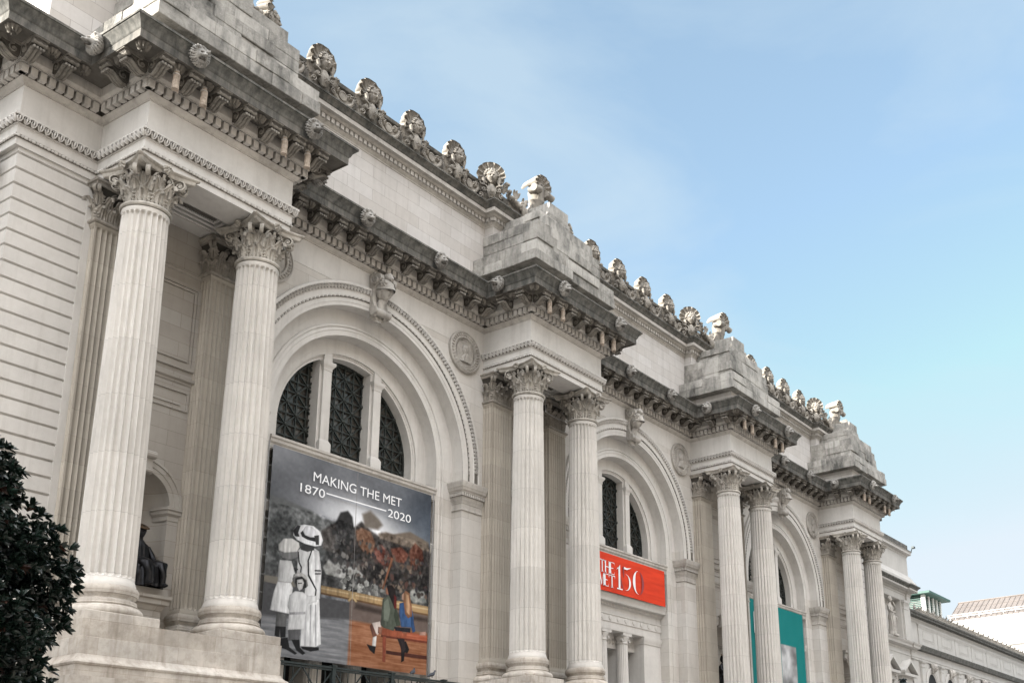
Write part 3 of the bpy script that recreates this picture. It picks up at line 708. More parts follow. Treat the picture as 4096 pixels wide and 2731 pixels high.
for k in range(NB):
    cx = k*L+7.5
    mb = MB()
    wall_with_arch(mb, k*L+1.9, k*L+13.1, 3.2, 17.075, cx, R1, 0, 3.2)
    mp_('arch_wall', mb, M_wall)
    mb = MB()
    arch_sweep(mb, [(5.08, .01), (5.08, -.10), (5.05, -.13), (4.99, -.13), (4.97, -.11), (4.84, -.07), (4.82, -.04), (4.62, -.04), (4.60, -.06), (4.57, -.04), (4.56, -.02), (4.42, -.02), (4.42, -.005), (R1, -.005), (R1, .02)], cx)
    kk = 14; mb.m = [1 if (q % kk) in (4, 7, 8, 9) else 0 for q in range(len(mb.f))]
    for x, z, a in arch_pts(cx, 4.905, 112, .5): mb.merge(LEAFB, T(x, -.10, z) @ Matrix.Rotation(-(a-PI/2), 4, 'Y') @ T(s=(.13, .25, .17)))
    for x, z, a in arch_pts(cx, 4.60, 84, .5):
        mb.merge(BEAD, T(x, -.055, z) @ Matrix.Rotation(-(a-PI/2), 4, 'Y') @ T(s=(.055, .035, .034)))
        for q in (.35, .5): 
            a2 = a-PI/84*q*1.6+0; mb.merge(BEAD, T(cx+4.6*math.cos(a2), -.055, CZ+4.6*math.sin(a2)) @ Matrix.Rotation(-(a2-PI/2), 4, 'Y') @ T(s=(.015, .03, .032)))
    mp_('archivolt', mb, [M_plain, M_soffit])
    mb = MB()
    zb = 3.2
    arch_sweep(mb, [(R1, 0), (R1, D1), (3.81, D1), (3.80, D1-.05), (3.76, D1-.07), (3.72, D1-.06), (3.71, D1-.02), (3.66, D1-.05), (3.60, D1-.05), (3.58, D1-.03), (R2, D1-.03), (R2, D1)], cx, zb=zb)
    mb.m = [1 if min(mb.v[i][2] for i in f) > CZ-.01 else 0 for f in mb.f]; mp_('arch_frame', mb, [M_wall, M_plain])
    mb = MB()
    arch_sweep(mb, [(R2, D1-.01), (R2, D2), (R3, D2), (R3, D2+.06), (2.88, D2+.06), (2.86, D2+.09), (R4, D2+.09), (R4, D3)], cx, zb=11.45)
    mp_('inner_arch', mb, M_plain)
    for sx in (-1, 1):
        mb = MB(); xx = cx+sx*(R2+.003); q = [(xx, D1-.012, 3.2), (xx, 2.2, 3.2), (xx, 2.2, 11.44), (xx, D1-.012, 11.44)]; mb.add(q, [(0, 1, 2, 3)]); mp_('jamb', mb, M_wall)
    # lunette: two mullions, glass, bronze grille
    win = ob('lunette_window', None, mus, Vector((cx, 0, 11.5))+mus_off)
    mb = MB()
    for sx in (-1, 1):
        x = sx*1.06; zt = CZ+math.sqrt(2.95**2-1.06**2)-11.5
        mb.box(x-.155, x+.155, D2+.01, D3+.02, 0, zt+.08); mb.box(x-.25, x-.15, D2+.1, D3-.02, .0, zt+.05); mb.box(x+.15, x+.25, D2+.1, D3-.02, .0, zt+.05)
        mb.sweep([(x-.155, D2+.3), (x-.155, D2+.01), (x+.155, D2+.01), (x+.155, D2+.3)], [(.0, zt-.62), (.02, zt-.6), (.02, zt-.52), (.06, zt-.46), (.10, zt-.40), (.10, zt-.32), (0, zt-.3)])
        mb.sweep([(x-.155, D2+.3), (x-.155, D2+.01), (x+.155, D2+.01), (x+.155, D2+.3)], [(.0, .62), (.03, .58), (.07, .5), (.07, .0)])
    part('mullion', mb, M_plain, win)
    mb = MB(); n = 40
    V = [(0, D3-.0, 0)]+[(R4*math.cos(PI*i/n), D3, (CZ-11.5)*0+max(0, CZ-11.5)+R4*math.sin(PI*i/n)) for i in range(n+1)]+[(-R4, D3, 0), (R4, D3, 0)]
    mb.add(V, [(0, i+1, i+2) for i in range(n)]+[(0, n+1, n+2), (0, n+3, 1)])
    part('glass', mb, M_glass, win)
    mb = MB(); p = .372; zc = CZ-11.5; yg = D3-.06
    def inside(x, z):
        if z < .1 or abs(abs(x)-1.06) < .16: return False
        return x*x+max(0, z-zc)**2 < (R4-.02)**2
    def bar(p0, p1, w, dep):
        N_ = 60; on = None
        for i in range(N_+1):
            t = i/N_; x = lerp(p0[0], p1[0], t); z = lerp(p0[1], p1[1], t); ok = inside(x, z) and i < N_
            if ok and on is None: on = (x, z)
            if not ok and on is not None:
                a = Vector((on[0], on[1])); b = Vector((x, z)); d_ = b-a
                if d_.length > .05:
                    ang = math.atan2(d_.y, d_.x); M = T(a.x, yg, a.y) @ Matrix.Rotation(-ang, 4, 'Y')
                    mb.box(0, d_.length, -dep, dep, -w, w, M=M)
                on = None
    x0 = -3*p*1.0; 
    for i in range(-9, 10):
        x = i*p+.03; bar((x, 0), (x, 4), .021, .022)
    for j in range(0, 11):
        z = .165+j*p; bar((-3, z), (3, z), .021, .02)
    for i in range(-20, 30, 2):
        bar((i*p+.03, .165), (i*p+.03+11*p, .165+11*p), .024, .03); bar((i*p+.03, .165), (i*p+.03-11*p, .165+11*p), .024, .028)
    for i in range(-9, 10):
        for j in range(0, 11):
            if (i+j) % 2 == 0 and inside(i*p+.03, .165+j*p): mb.merge(EGG, T(i*p+.03, yg-.03, .165+j*p, s=(.07, .05, .07)))
    for sx0, sx1 in ((-2.8, -1.22), (-.9, .9), (1.22, 2.8)): mb.box(sx0, sx1, yg-.05, yg+.05, -.02, .12)
    arch_sweep(mb, [(R4-.07, yg+.04), (R4-.07, yg-.04), (R4, yg-.04)], 0, cz=zc, zb=0)
    part('grille', mb, M_grille, win)
    # sill course carried across the arch under the lunette
    mb = MB()
    mb.box(cx-R2-.0, cx+R2+.0, D1+.02, D3+.1, 11.06, 11.5)
    mb.sweep([(cx-R2, D1+.03), (cx+R2, D1+.03)], [(0, 11.08), (.05, 11.1), (.05, 11.26), (.07, 11.28), (.10, 11.32), (.10, 11.40), (.14, 11.43), (.14, 11.5), (0, 11.52)])
    mp_('sill_course', mb, M_trim)
    # imposts
    for side in (-1, 1):
        if side < 0: p_ = [(k*L+2.19, 0), (cx-R1, 0), (cx-R1, D1)]
        else: p_ = [(cx+R1, D1), (cx+R1, 0), (k*L+12.81, 0)]
        mb = MB()
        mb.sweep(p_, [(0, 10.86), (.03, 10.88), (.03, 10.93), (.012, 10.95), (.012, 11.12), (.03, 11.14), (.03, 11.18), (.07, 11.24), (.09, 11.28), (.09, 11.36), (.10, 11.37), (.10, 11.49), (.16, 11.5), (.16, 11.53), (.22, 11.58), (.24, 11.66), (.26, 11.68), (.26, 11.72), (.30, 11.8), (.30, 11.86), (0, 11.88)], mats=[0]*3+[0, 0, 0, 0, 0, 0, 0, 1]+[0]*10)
        for r in path_runs(p_):
            a, b, d, n = ext(r, .16); dent_run(mb, (*a, 0), (*b, 0), (*n, 0), 11.38, 11.49, .08, .16, w=.07, step=.11)
            a, b, d, n = ext(r, .03); bead_run(mb, (*(a+n*.03), 10.905), (*(b+n*.03), 10.905), .022, .12)
        mp_('impost', mb, [M_trim, M_gapshade])
    mp_('keystone', KEY, None, (cx, -.02, 16.45))
    for sx in (-1, 1): 
        md = mp_('medallion', MED, None, (cx+sx*4.22, 0, 16.8))
        if k == 0 and sx > 0: med_text_parent = md
    # doorway screen below: small entablature on fluted columns, dark openings
    mb = MB(); yb = .85
    mb.box(cx-R2, cx+R2, D2+.25, 2.2, 8.35, 11.1)
    mb.sweep([(cx-R2, yb), (cx+R2, yb)], [(0, 8.12), (0, 8.42), (.04, 8.44), (.04, 8.7), (.08, 8.74), (.08, 8.78), (.0, 8.8), (.0, 9.06), (.05, 9.1), (.05, 9.2), (.14, 9.21), (.30, 9.24), (.33, 9.42), (.38, 9.5), (.38, 9.56), (0, 9.6)])
    dent_run(mb, (cx-R2, yb, 0), (cx+R2, yb, 0), (0, -1, 0), 9.1, 9.2, .04, .13, w=.07, step=.11)
    mb.box(cx-R2, cx+R2, yb+.01, 2.2, 8.1, 9.5)
    for x in [-3.0+.6*i for i in range(11)]: mb.lathe([(.11, 0), (.11, .03), (.07, .045), (.0, .045)], 14, M=T(cx+x, yb-.035, 8.6) @ Matrix(((1, 0, 0, 0), (0, 0, -1, 0), (0, 1, 0, 0), (0, 0, 0, 1))), cap=False)
    for sx in (-1, 1):
        xa, xb = sorted((cx+sx*2.05, cx+sx*R2)); mb.box(xa, xb, yb+.02, 2.1, 3.2, 8.1)
        mb.sweep([(xa, yb+.6), (xa, yb+.02), (xb, yb+.02)], [(0, 7.78), (.03, 7.8), (.05, 7.9), (.09, 7.98), (.09, 8.1), (0, 8.11)])
        xa, xb = sorted((cx+sx*1.0, cx+sx*.62)); mb.box(xa, xb, 1.35, 2.1, 3.2, 7.9)
    mb.box(cx-R2, cx+R2, 1.38, 2.1, 7.45, 8.1)
    for i in range(16):                       # fret band over the doors
        x = cx-1.9+i*.25; mb.box(x, x+.03, 1.35, 1.4, 7.6, 7.85); mb.box(x, x+.16, 1.352, 1.4, 7.82, 7.85); mb.box(x+.13, x+.16, 1.354, 1.4, 7.68, 7.84); mb.box(x+.07, x+.16, 1.353, 1.4, 7.66, 7.69)
    mp_('doorway_screen', mb, M_plain)
    for sx in (-1, 1):
        mb = MB(); nf = 20
        zs = [3.3, 3.5, 3.6, 7.6, 7.68, 7.7]
        mb.lathe([(.40, 3.2), (.40, 3.35), (.36, 3.42), (.36, 3.5), (.31, 3.55)], 20, cap=False)
        mb.grid(nf*4, 12, lambda u, v: ((.30-.05*v-.018*abs(math.sin(u*nf*PI)))*math.cos(2*PI*u), (.30-.05*v-.018*abs(math.sin(u*nf*PI)))*math.sin(2*PI*u), lerp(3.5, 7.66, v)), cu=True)
        mb.lathe([(.26, 7.64), (.28, 7.68), (.25, 7.72), (.26, 7.82), (.33, 7.92), (.33, 7.97), (.1, 7.98)], 20, cap=False)
        for a_ in (-1, 1): 
            for b_ in (-1, 1): volute(mb, a_*.27, 7.82, .13, .12, a_, PI/2, y=b_*.18, turns=1.6, n=14, stem=[(a_*.05, 7.96)])
        mb.box(-.34, .34, -.32, .32, 7.98, 8.11)
        mp_('door_column', mb, M_plain, (cx+sx*.78, 1.18, 0))
    mb = MB()
    for xa, xb in ((-2.06, -.99), (-.63, .63), (.99, 2.06)): mb.box(cx+xa, cx+xb, 1.9, 2.0, 3.2, 7.5)
    mp_('door_opening', mb, M_dark)
mb = MB(); mb.box(2, 43, 1.2, 2.3, 3, 3.2)

# lettering round the medallion beside the first arch
def text_obj(name, s, size, parent, mat, loc, rot, ext_=.0, spacing=1.0, align='CENTER', sc=(1, 1, 1), off=0):
    cu = bpy.data.curves.new(name, 'FONT'); cu.body = s; cu.size = size; cu.extrude = ext_; cu.align_x = align; cu.space_character = spacing; cu.offset = off
    tmp = bpy.data.objects.new('t', cu); COL.objects.link(tmp)
    dg = bpy.context.evaluated_depsgraph_get(); me = bpy.data.meshes.new_from_object(tmp.evaluated_get(dg))
    bpy.data.objects.remove(tmp); me.materials.clear(); me.materials.append(mat)
    if not parent: return me
    return ob(name, me, parent, loc, rot, sc)
mb = MB(); s = 'MICHAELANGELO·BUONAROTI'
for i, ch in enumerate(s):
    a = R(205)-R(248)*i/(len(s)-1)
    me = text_obj('c', ch, .105, None, M_carve, 0, 0, ext_=.012)
    M = T(.435*math.cos(a), -.07, .435*math.sin(a)) @ Matrix.Rotation(-(a-PI/2), 4, 'Y') @ Matrix.Rotation(PI/2, 4, 'X')
    mb.add([v.co for v in me.vertices], [tuple(p.vertices) for p in me.polygons], 0, M); bpy.data.meshes.remove(me)
part('lettering', mb, M_carve, med_text_parent, smooth=0)

# ---- columns
def fluted(n, rad, dep, z0, z1, per=7, w=.42, rings=26):
    mb = MB(); zs = sorted(set([z0, z1]+[z0+.02+.02*i for i in range(7)]+[z1-.02-.02*i for i in range(7)]+[lerp(z0+.2, z1-.2, i/rings) for i in range(rings+1)]))
    def fn(u, v):
        z = zs[round(v*(len(zs)-1))]; t = (z-z0)/(z1-z0); Rr = rad(t)
        q = u*n; c = q-math.floor(q)-.5; hw = Rr*2*PI/n*w
        e = min(z-z0-.02, z1-.02-z); d = 0
        ww = w*math.sqrt(max(0, 1-(1-min(1, e/hw))**2)) if e > 0 else 0
        if ww > 0 and abs(c) < ww: d = dep*math.sqrt(1-(c/ww)**2)*min(1, e/hw+.3)
        a = 2*PI*u; return ((Rr-d)*math.cos(a), (Rr-d)*math.sin(a), z)
    mb.grid(n*per, len(zs), fn, cu=True); return mb
# grid() samples u at i/nu so flute ribs fall on sample points
SH = fluted(24, lambda t: lerp(.618, .53, t**1.35), .082, 5.80, 15.02, per=10)
SH.lathe([(.66, 5.62), (.66, 5.68), (.645, 5.72), (.62, 5.80)], 48, cap=False)
SH.lathe([(.53, 15.0), (.55, 15.06), (.55, 15.10), (.52, 15.12)], 48, cap=False)
SH = SH.mesh('shaft', [M_shaft], 50)
bp_ = [(.66, 5.62), (.70, 5.62), (.735, 5.56), (.74, 5.50), (.72, 5.43), (.69, 5.42), (.685, 5.40), (.66, 5.37), (.655, 5.33), (.69, 5.30), (.71, 5.30), (.715, 5.27), (.71, 5.24), (.725, 5.235), (.73, 5.21), (.71, 5.19), (.715, 5.17), (.75, 5.15), (.80, 5.14), (.84, 5.10), (.865, 5.04), (.85, 4.97), (.82, 4.95)]
BS = MB().lathe(bp_, 56, cap=False).mesh('base', [M_base], 50)
CP = capital_round().mesh('capital', [stone('capital_limestone', (.40, .37, .325), (.07, .065, .055), .7, mott=1.8), M_gapshade], 40)
PSH = MB()
def pil_shaft(z0, z1):
    mb = MB(); segs = [(Vector((-.53, 0)), Vector((-.53, -.45)), 3), (Vector((-.53, -.45)), Vector((.53, -.45)), 7), (Vector((.53, -.45)), Vector((.53, 0)), 3)]
    zs = sorted(set([z0, z1]+[z0+.03+.025*i for i in range(6)]+[z1-.03-.025*i for i in range(6)]+[z0+.2, (z0+z1)/2, z1-.2]))
    for a, b, n in segs:
        d = (b-a).normalized(); nn = Vector((d.y, -d.x)); Ld = (b-a).length; mg = .05 if n > 3 else .03; per = 8
        us = [0]+[ (mg+(Ld-2*mg)*i/(n*per)) for i in range(n*per+1)]+[Ld]; pitch = (Ld-2*mg)/n
        def fn(u, v):
            s = us[round(u*(len(us)-1))]; z = zs[round(v*(len(zs)-1))]; dd = 0
            q = (s-mg)/pitch; c = q-math.floor(q)-.5; e = min(z-z0-.03, z1-.03-z); hw = pitch*.42
            ww = .42*math.sqrt(max(0, 1-(1-min(1, e/hw))**2)) if e > 0 else 0
            if 0 < q < n and abs(c) < ww: dd = pitch*.34*math.sqrt(1-(c/ww)**2)
            p = a+d*s-nn*dd; return (p.x, p.y, z)
        mb.grid(len(us), len(zs), fn, flip=False)
    return mb
PS = pil_shaft(5.75, 15.05); PS.sweep([(-.53, 0), (-.53, -.45), (.53, -.45), (.53, 0)], [(0, 15.04), (.03, 15.07), (.03, 15.11), (0, 15.13)], caps=False)
PS.sweep([(-.53, 0), (-.53, -.45), (.53, -.45), (.53, 0)], [(.05, 5.62), (.05, 5.68), (0, 5.76)], caps=False)
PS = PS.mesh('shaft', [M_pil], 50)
PB = MB().sweep([(-.53, 0), (-.53, -.45), (.53, -.45), (.53, 0)], [(r-.60, z) for r, z in bp_]+[(.26, 4.95), (.26, 4.74)], caps=False).mesh('base', [M_base], 50)
PC = capital_pilaster().mesh('capital', [M_grime2, M_gapshade], 40)
for k in range(NP):
    for sx in (-1, 1):
        x = k*L+sx*S_
        c = ob('column', None, mus, Vector((x, YC, 4.95))+mus_off)
        o = -4.95
        part('shaft', SH, None, c, (0, 0, o)); part('base', BS, None, c, (0, 0, o)); part('capital', CP, None, c, (0, 0, 15.12+o))
        c = ob('pilaster', None, mus, Vector((x, 0, 4.95))+mus_off)
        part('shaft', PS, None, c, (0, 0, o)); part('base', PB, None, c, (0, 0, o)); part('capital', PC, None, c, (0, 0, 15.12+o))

# ---- plinths
for k in range(NP):
    x = k*L; mb = MB()
    for sx in (-1, 1): mb.box(x+sx*S_-.875, x+sx*S_+.875, YC-.875, YC+.875, 4.735, 4.95, bev=.012)
    pth = [(x-2.56, 1), (x-2.56, -2.58), (x+2.56, -2.58), (x+2.56, 1)]
    mb.sweep(pth, [(-1.7, 4.74), (0, 4.74), (0, 4.735), (-.008, 4.37), (0, 4.36), (0, 3.99), (.02, 3.98), (.04, 3.93), (.10, 3.86), (.15, 3.83), (.17, 3.79), (.15, 3.75), (.13, 3.74), (.13, 3.50), (.30, 3.49), (.30, 2.6), (.30, GZ)])
    mb.box(x-2.5, x+2.5, -2.5, .9, 4.2, 4.738)
    mp_('plinth', mb, M_base)

# ---- wall between the pilasters of each pair: panels, string course, niche
def niche_wall(x):
    mb = MB(); r = .83; zs = 8.44
    # wall face with the niche opening
    y = 0
    a0, a1 = x-1.3, x+1.3
    mb.add([(a0, y, 4.7), (x-r, y, 4.7), (x-r, y, zs), (a0, y, zs)], [(0, 1, 2, 3)]); mb.add([(x+r, y, 4.7), (a1, y, 4.7), (a1, y, zs), (x+r, y, zs)], [(0, 1, 2, 3)])
    n = 20; V = []
    for i in range(n+1):
        a = PI-PI*i/n; px_ = x+r*math.cos(a); V += [(px_, y, zs+r*math.sin(a)), (px_ if 0 < i < n else (a0 if i == 0 else a1), y, zs+1.2)]
    mb.add(V, [(2*i, 2*i+2, 2*i+3, 2*i+1) for i in range(n)])
    mb.add([(a0, y, zs), (x-r, y, zs), (a0, y, zs+1.2)], [(0, 1, 2)]); mb.add([(x+r, y, zs), (a1, y, zs), (a1, y, zs+1.2)], [(0, 1, 2)])
    mb.add([(a0, y, zs+1.2), (a1, y, zs+1.2), (a1, y, 16.4), (a0, y, 16.4)], [(0, 1, 2, 3)])
    mb.add([(x-r, y, 4.7), (x+r, y, 4.7), (x+r, y, 6.15), (x-r, y, 6.15)], [(0, 1, 2, 3)])
    mb.grid(19, 2, lambda u, v: (x-r*math.cos(PI*u), r*math.sin(PI*u), lerp(6.15, zs, v)), flip=True)
    mb.grid(19, 8, lambda u, v: (x-r*math.cos(PI*u)*math.cos(v*PI/2*.999), r*math.sin(PI*u)*math.cos(v*PI/2*.999), zs+r*math.sin(v*PI/2)), flip=True)
    mb.add([(x-r*math.cos(PI*i/18), r*math.sin(PI*i/18), 6.15) for i in range(19)], [tuple(range(19))])
    # archivolt, imposts
    def asw(pr, n=24):
        V = [(x+q*math.cos(PI-PI*i/n), yy, zs+q*math.sin(PI-PI*i/n)) for i in range(n+1) for q, yy in pr]; kk = len(pr)
        mb.add(V, [(i*kk+j, i*kk+j+1, (i+1)*kk+j+1, (i+1)*kk+j) for i in range(n) for j in range(kk-1)])
    asw([(1.17, 0), (1.17, -.07), (1.10, -.08), (1.09, -.05), (.97, -.05), (.96, -.03), (.83, -.03), (.83, .02)])
    for sx in (-1, 1):
        p_ = [(x-1.3, 0), (x-r, 0), (x-r+.12, .45)] if sx < 0 else [(x+r-.12, .45), (x+r, 0), (x+1.3, 0)]
        mb.sweep(p_, [(0, 8.07), (.02, 8.09), (.02, 8.2), (.06, 8.24), (.08, 8.26), (.08, 8.33), (.12, 8.36), (.12, 8.43), (0, 8.45)])
    # upper panel, frame and sunk field
    def frame(x0, x1, z0, z1, w, d):
        for (a, b, c, e) in ((x0, x1, z0, z0+w), (x0, x1, z1-w, z1), (x0, x0+w, z0+w, z1-w), (x1-w, x1, z0+w, z1-w)): mb.box(a, b, -d, .0, c, e)
    frame(x-1.16, x+1.16, 12.28, 14.77, .10, .055); frame(x-1.05, x+1.05, 12.39, 14.66, .07, .03)
    mb.box(x-.93, x+.93, -.035, 0, 12.52, 14.55)
    frame(x-1.08, x+1.08, 11.12, 11.68, .05, .035); mb.box(x-.86, x+.86, -.03, 0, 11.26, 11.54)
    mb.sweep([(x-1.25, 0), (x+1.25, 0)], [(0, 15.03), (.04, 15.06), (.04, 15.12), (.07, 15.14), (0, 15.17)])
    mb.sweep([(x-1.25, 0), (x+1.25, 0)], [(0, 11.86), (.03, 11.88), (.03, 11.93), (.10, 11.97), (.12, 12.04), (0, 12.08)])
    kb = [(-.13, 9.12), (.13, 9.12), (.20, 9.72), (-.20, 9.72)]
    mb.box(x-.16, x+.16, -.195, -.002, 9.13, 9.7)
    Mz = Matrix(((0, 1, 0, 0), (1, 0, 0, 0), (0, 0, 1, 0), (0, 0, 0, 1)))
    for sx in (-1, 1): volute(mb, -.2, 9.62, .12, .05, -1, PI/2, T(x+sx*.19, 0, 0) @ Mz, turns=1.4, n=14); volute(mb, -.17, 9.2, .07, .05, 1, -PI/2, T(x+sx*.14, 0, 0) @ Mz, turns=1.2, n=10)
    mb.tube([(x-.2, -.22, 9.62), (x+.2, -.22, 9.62)], .1, 10); mb.tube([(x-.14, -.2, 9.2), (x+.14, -.2, 9.2)], .065, 8)
    # pedestal under the niche
    mb.box(x-.62, x+.62, -.42, 0, 4.74, 5.82)
    mb.sweep([(x-.62, 0), (x-.62, -.42), (x+.62, -.42), (x+.62, 0)], [(0, 5.6), (.03, 5.63), (.06, 5.72), (.12, 5.76), (.12, 5.86), (.17, 5.9), (.17, 5.97), (0, 5.98)])
    mb.box(x-.75, x+.75, -.46, .5, 5.96, 6.16)
    return mb
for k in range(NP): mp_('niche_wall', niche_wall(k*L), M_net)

# ---- rusticated wings at both ends
for s in (-1, 1):
    X = lambda v: v if s < 0 else 45-v
    mb = MB(); z = 14.49-.41*27
    while z < 16.3:
        zt = min(z+.41, 16.33)
        pr = [(-.05, z), (-.05, z+.035), (0, z+.07), (0, zt-.0), (-.05, zt)]
        p_ = [(-4.08, 7), (-4.08, -.2), (-2.3, -.2)] if s < 0 else [(47.3, -.2), (49.08, -.2), (49.08, 7)]
        mb.sweep(p_, pr, caps=False); z += .41
    xa, xb = sorted((X(-2.32), X(-2.12))); mb.box(xa, xb, -.215, .1, 3.2, 16.33)
    mp_('rusticated_wing', mb, M_rust)

# ---- attic with its cornice and stepped-forward piers
apath = [(-3.6, 14), (-3.6, .32)]
for k in range(NP):
    x = k*L
    apath += [(x-1.9, .32), (x-1.9, -.1), (x+1.9, -.1), (x+1.9, .32)]
apath += [(48.6, .32), (48.6, 14)]
mb = MB(); mb.sweep(apath, [(0, 18.9), (0, 22.62)], caps=False)
mp_('attic_wall', mb, M_attic)
mb = MB()
mb.sweep(apath, [(0, 22.60), (.03, 22.62), (.03, 22.66), (.08, 22.70), (.11, 22.74), (.11, 22.92), (.20, 22.93), (.24, 22.98), (.26, 23.0), (.40, 23.01), (.40, 23.16), (.43, 23.18), (.44, 23.2), (.47, 23.27), (.55, 23.33), (.55, 23.35), (.58, 23.36), (.58, 23.42), (0, 23.48), (-3, 23.5)], mats=[0]*10+[1]*9)
for r in path_runs(apath):
    if abs(r[2].y) > .5 and (r[1]-r[0]).length > 5: continue
    a, b, d, n = ext(r, .19); dent_run(mb, (*a, 0), (*b, 0), (*n, 0), 22.76, 22.91, .1, .195, w=.13, step=.2)
mp_('attic_cornice', mb, [M_trim, M_soot2])
mb = MB(); mb.sweep([(-3.4, 14), (-3.4, .2), (48.4, .2), (48.4, 14)], [(0, 23.4), (0, 24.22), (.10, 24.28), (.12, 24.40), (.02, 24.44), (-.6, 24.44), (-.6, 23.4)])
mp_('parapet', mb, M_soot2)
MASK = [mask_mb(0).mesh('roof_mask', [M_mask], 45), mask_mb(-.72, 1.05).mesh('roof_mask', [M_mask], 45), mask_mb(.72, 1.05).mesh('roof_mask', [M_mask], 45)]
CRA = cradle().mesh('festoon', [M_mask], 45)
for k in range(-0, NB):
    xs = [k*L+4.58, k*L+6.64, k*L+8.72, k*L+10.86]
    for x in xs: mp_('roof_mask', MASK[0], None, (x, -.08, 23.45))
    for a in (k*L+3.50, k*L+5.61, k*L+7.68, k*L+9.79, k*L+11.82): mp_('festoon', CRA, None, (a, .08, 23.45))
for k in range(NP):
    mp_('roof_mask', MASK[1], None, (k*L-2.28, -.28, 23.46)); mp_('roof_mask', MASK[2], None, (k*L+2.28, -.28, 23.46))
def acroterion():
    """tall crowning scroll over each pier: shell-fronted console with rolled volutes and a fruit garland"""
    mb = MB()
    shell(mb, .52, .9, 7, T(0, -.85, 1.62) @ Matrix.Rotation(.05, 4, 'X'), .0, 1.0)
    mb.tube([(0, -.35, .0), (0, -.5, .5), (0, -.62, 1.0), (0, -.6, 1.4), (0, -.7, 1.75)], [.5, .42, .34, .36, .3], 14)
    for sx in (-1, 1):
        volute(mb, sx*.42, 1.42, .24, .34, sx, PI/2, T(0, -.72, 0), turns=1.6, n=20, stem=[(sx*.20, 1.0), (sx*.16, 1.3), (sx*.26, 1.6)])
        mb.tube([(sx*.20, -.98, 1.40), (sx*.5, -.98, 1.36), (sx*.62, -.98, 1.34)], [.16, .15, .17], 12)
        mb.tube([(sx*.28, -.55, .0), (sx*.6, -.5, .12), (sx*.72, -.45, .5), (sx*.5, -.5, .85)], [.16, .2, .14, .08], 10)
        for i in range(26):                          # fruit and leaf garland towards the corner masks
            t = i/25; x = sx*(.55+1.35*t); z = .75-.55*math.sin(PI*min(1, t*1.15)*.9)+.28*t; q = rnd.random
            if i % 3 == 0: leaf(mb, .30, .18, .05, T(x, -.42, z-.05) @ Matrix.Rotation((q()-.5)*2.6, 4, 'Y'), n=5, m=7)
            mb.merge(EGG, T(x+(q()-.5)*.12, -.44-q()*.14, z+(q()-.5)*.3, s=.06+.05*q()))
        volute(mb, sx*1.25, .55, .2, .12, -sx, 0, T(0, -.38, 0), turns=1.4, n=16)
        for a in (-.5, 0, .5): leaf(mb, .45, .15, .0, T(sx*1.05, -.40, .72) @ Matrix.Rotation(a, 4, 'Y'), n=5, m=8)
    mb.box(-1.5, 1.5, -.35, .1, 0, .55)
    return mb
ACR = acroterion().mesh('crowning_scroll', [M_mask], 45)
for k in range(NP): mp_('crowning_scroll', ACR, None, (k*L, -.12, 23.47)).scale = (.94,)*3

# ---- piles of uncarved blocks over the piers
def block_pile(x, seed):
    q = random.Random(seed); mb = MB()
    mb.sweep([(x-2.1, .3), (x-2.1, -2.35), (x+2.1, -2.35), (x+2.1, .3)], [(0, 19.3), (0, 19.85), (.03, 19.87), (.03, 20.06), (0, 20.15), (-1.5, 20.16)], mats=[2]*5)
    rows = [(20.15, 20.55, 2.53, -2.72, 0), (20.55, 20.95, 2.50, -2.70, 0), (20.95, 21.36, 1.98, -2.36, 0), (21.36, 21.77, 1.98, -2.36, 0), (21.77, 22.18, 1.95, -2.35, 0), (22.18, 22.60, 1.55, -2.30, .25), (22.60, 22.93, 1.42, -2.02, .9), (22.93, 23.25, .62, -1.86, 0), (23.25, 23.77, .565, -1.83, 0)]
    for j, (z0, z1, hx, yf, sh) in enumerate(rows):
        xa, xb = x-hx, x+hx-sh*.0
        if j == 6: xa, xb = x-1.42, x+.3
        if j == 5: xa, xb = x-1.40, x+1.6
        xs_ = [xa]
        while xs_[-1] < xb-1e-3:
            w = .75+.6*q.random(); nx = xs_[-1]+w
            if xb-nx < .55: nx = xb
            xs_.append(nx)
        for a, b in zip(xs_[:-1], xs_[1:]):
            d = q.choice((0, 0, .03, .06, -.02)) if j < 8 else 0; m = q.choice((0, 0, 1))
            lft = q.choice((0, .02, .05)) if a == xa else 0; rgt = q.choice((0, .02, .05)) if b == xb else 0
            zz = z0+.006
            def rough(u, v, a=a, b=b, d=d): return (lerp(a, b, u), yf-d, lerp(z0, z1, v))
            mb.box(a+.004-lft, b-.004+rgt, yf-d, yf+.7, zz, z1, m, bev=.014)
        # left and right returns
        for sx in (-1, 1):
            ys = [yf+.7-.001]
            while ys[-1] < .28:
                w = .7+.5*q.random(); ny = ys[-1]+w
                if .3-ny < .5: ny = .3
                ys.append(ny)
            for a, b in zip(ys[:-1], ys[1:]):
                e = q.choice((0, 0, .03, .05)); m = q.choice((0, 0, 1)); x1 = xa if sx < 0 else xb
                if sx < 0: mb.box(x1-e, x1+.6 if j > 6 else x1+.9, a+.004, b-.004, z0+.006, z1, m, bev=.014)
                else: mb.box(x1-(.5 if j > 6 else .9), x1+e, a+.004, b-.004, z0+.006, z1, m, bev=.014)
        if xb-xa > 1.6: mb.box(xa+.7, xb-.7, yf+.5, .25, z0, z1-.01, 0)
    return mb
for k in range(NP): mp_('block_pile', block_pile(k*L, 11+k), [M_block, M_blocks, M_attic])

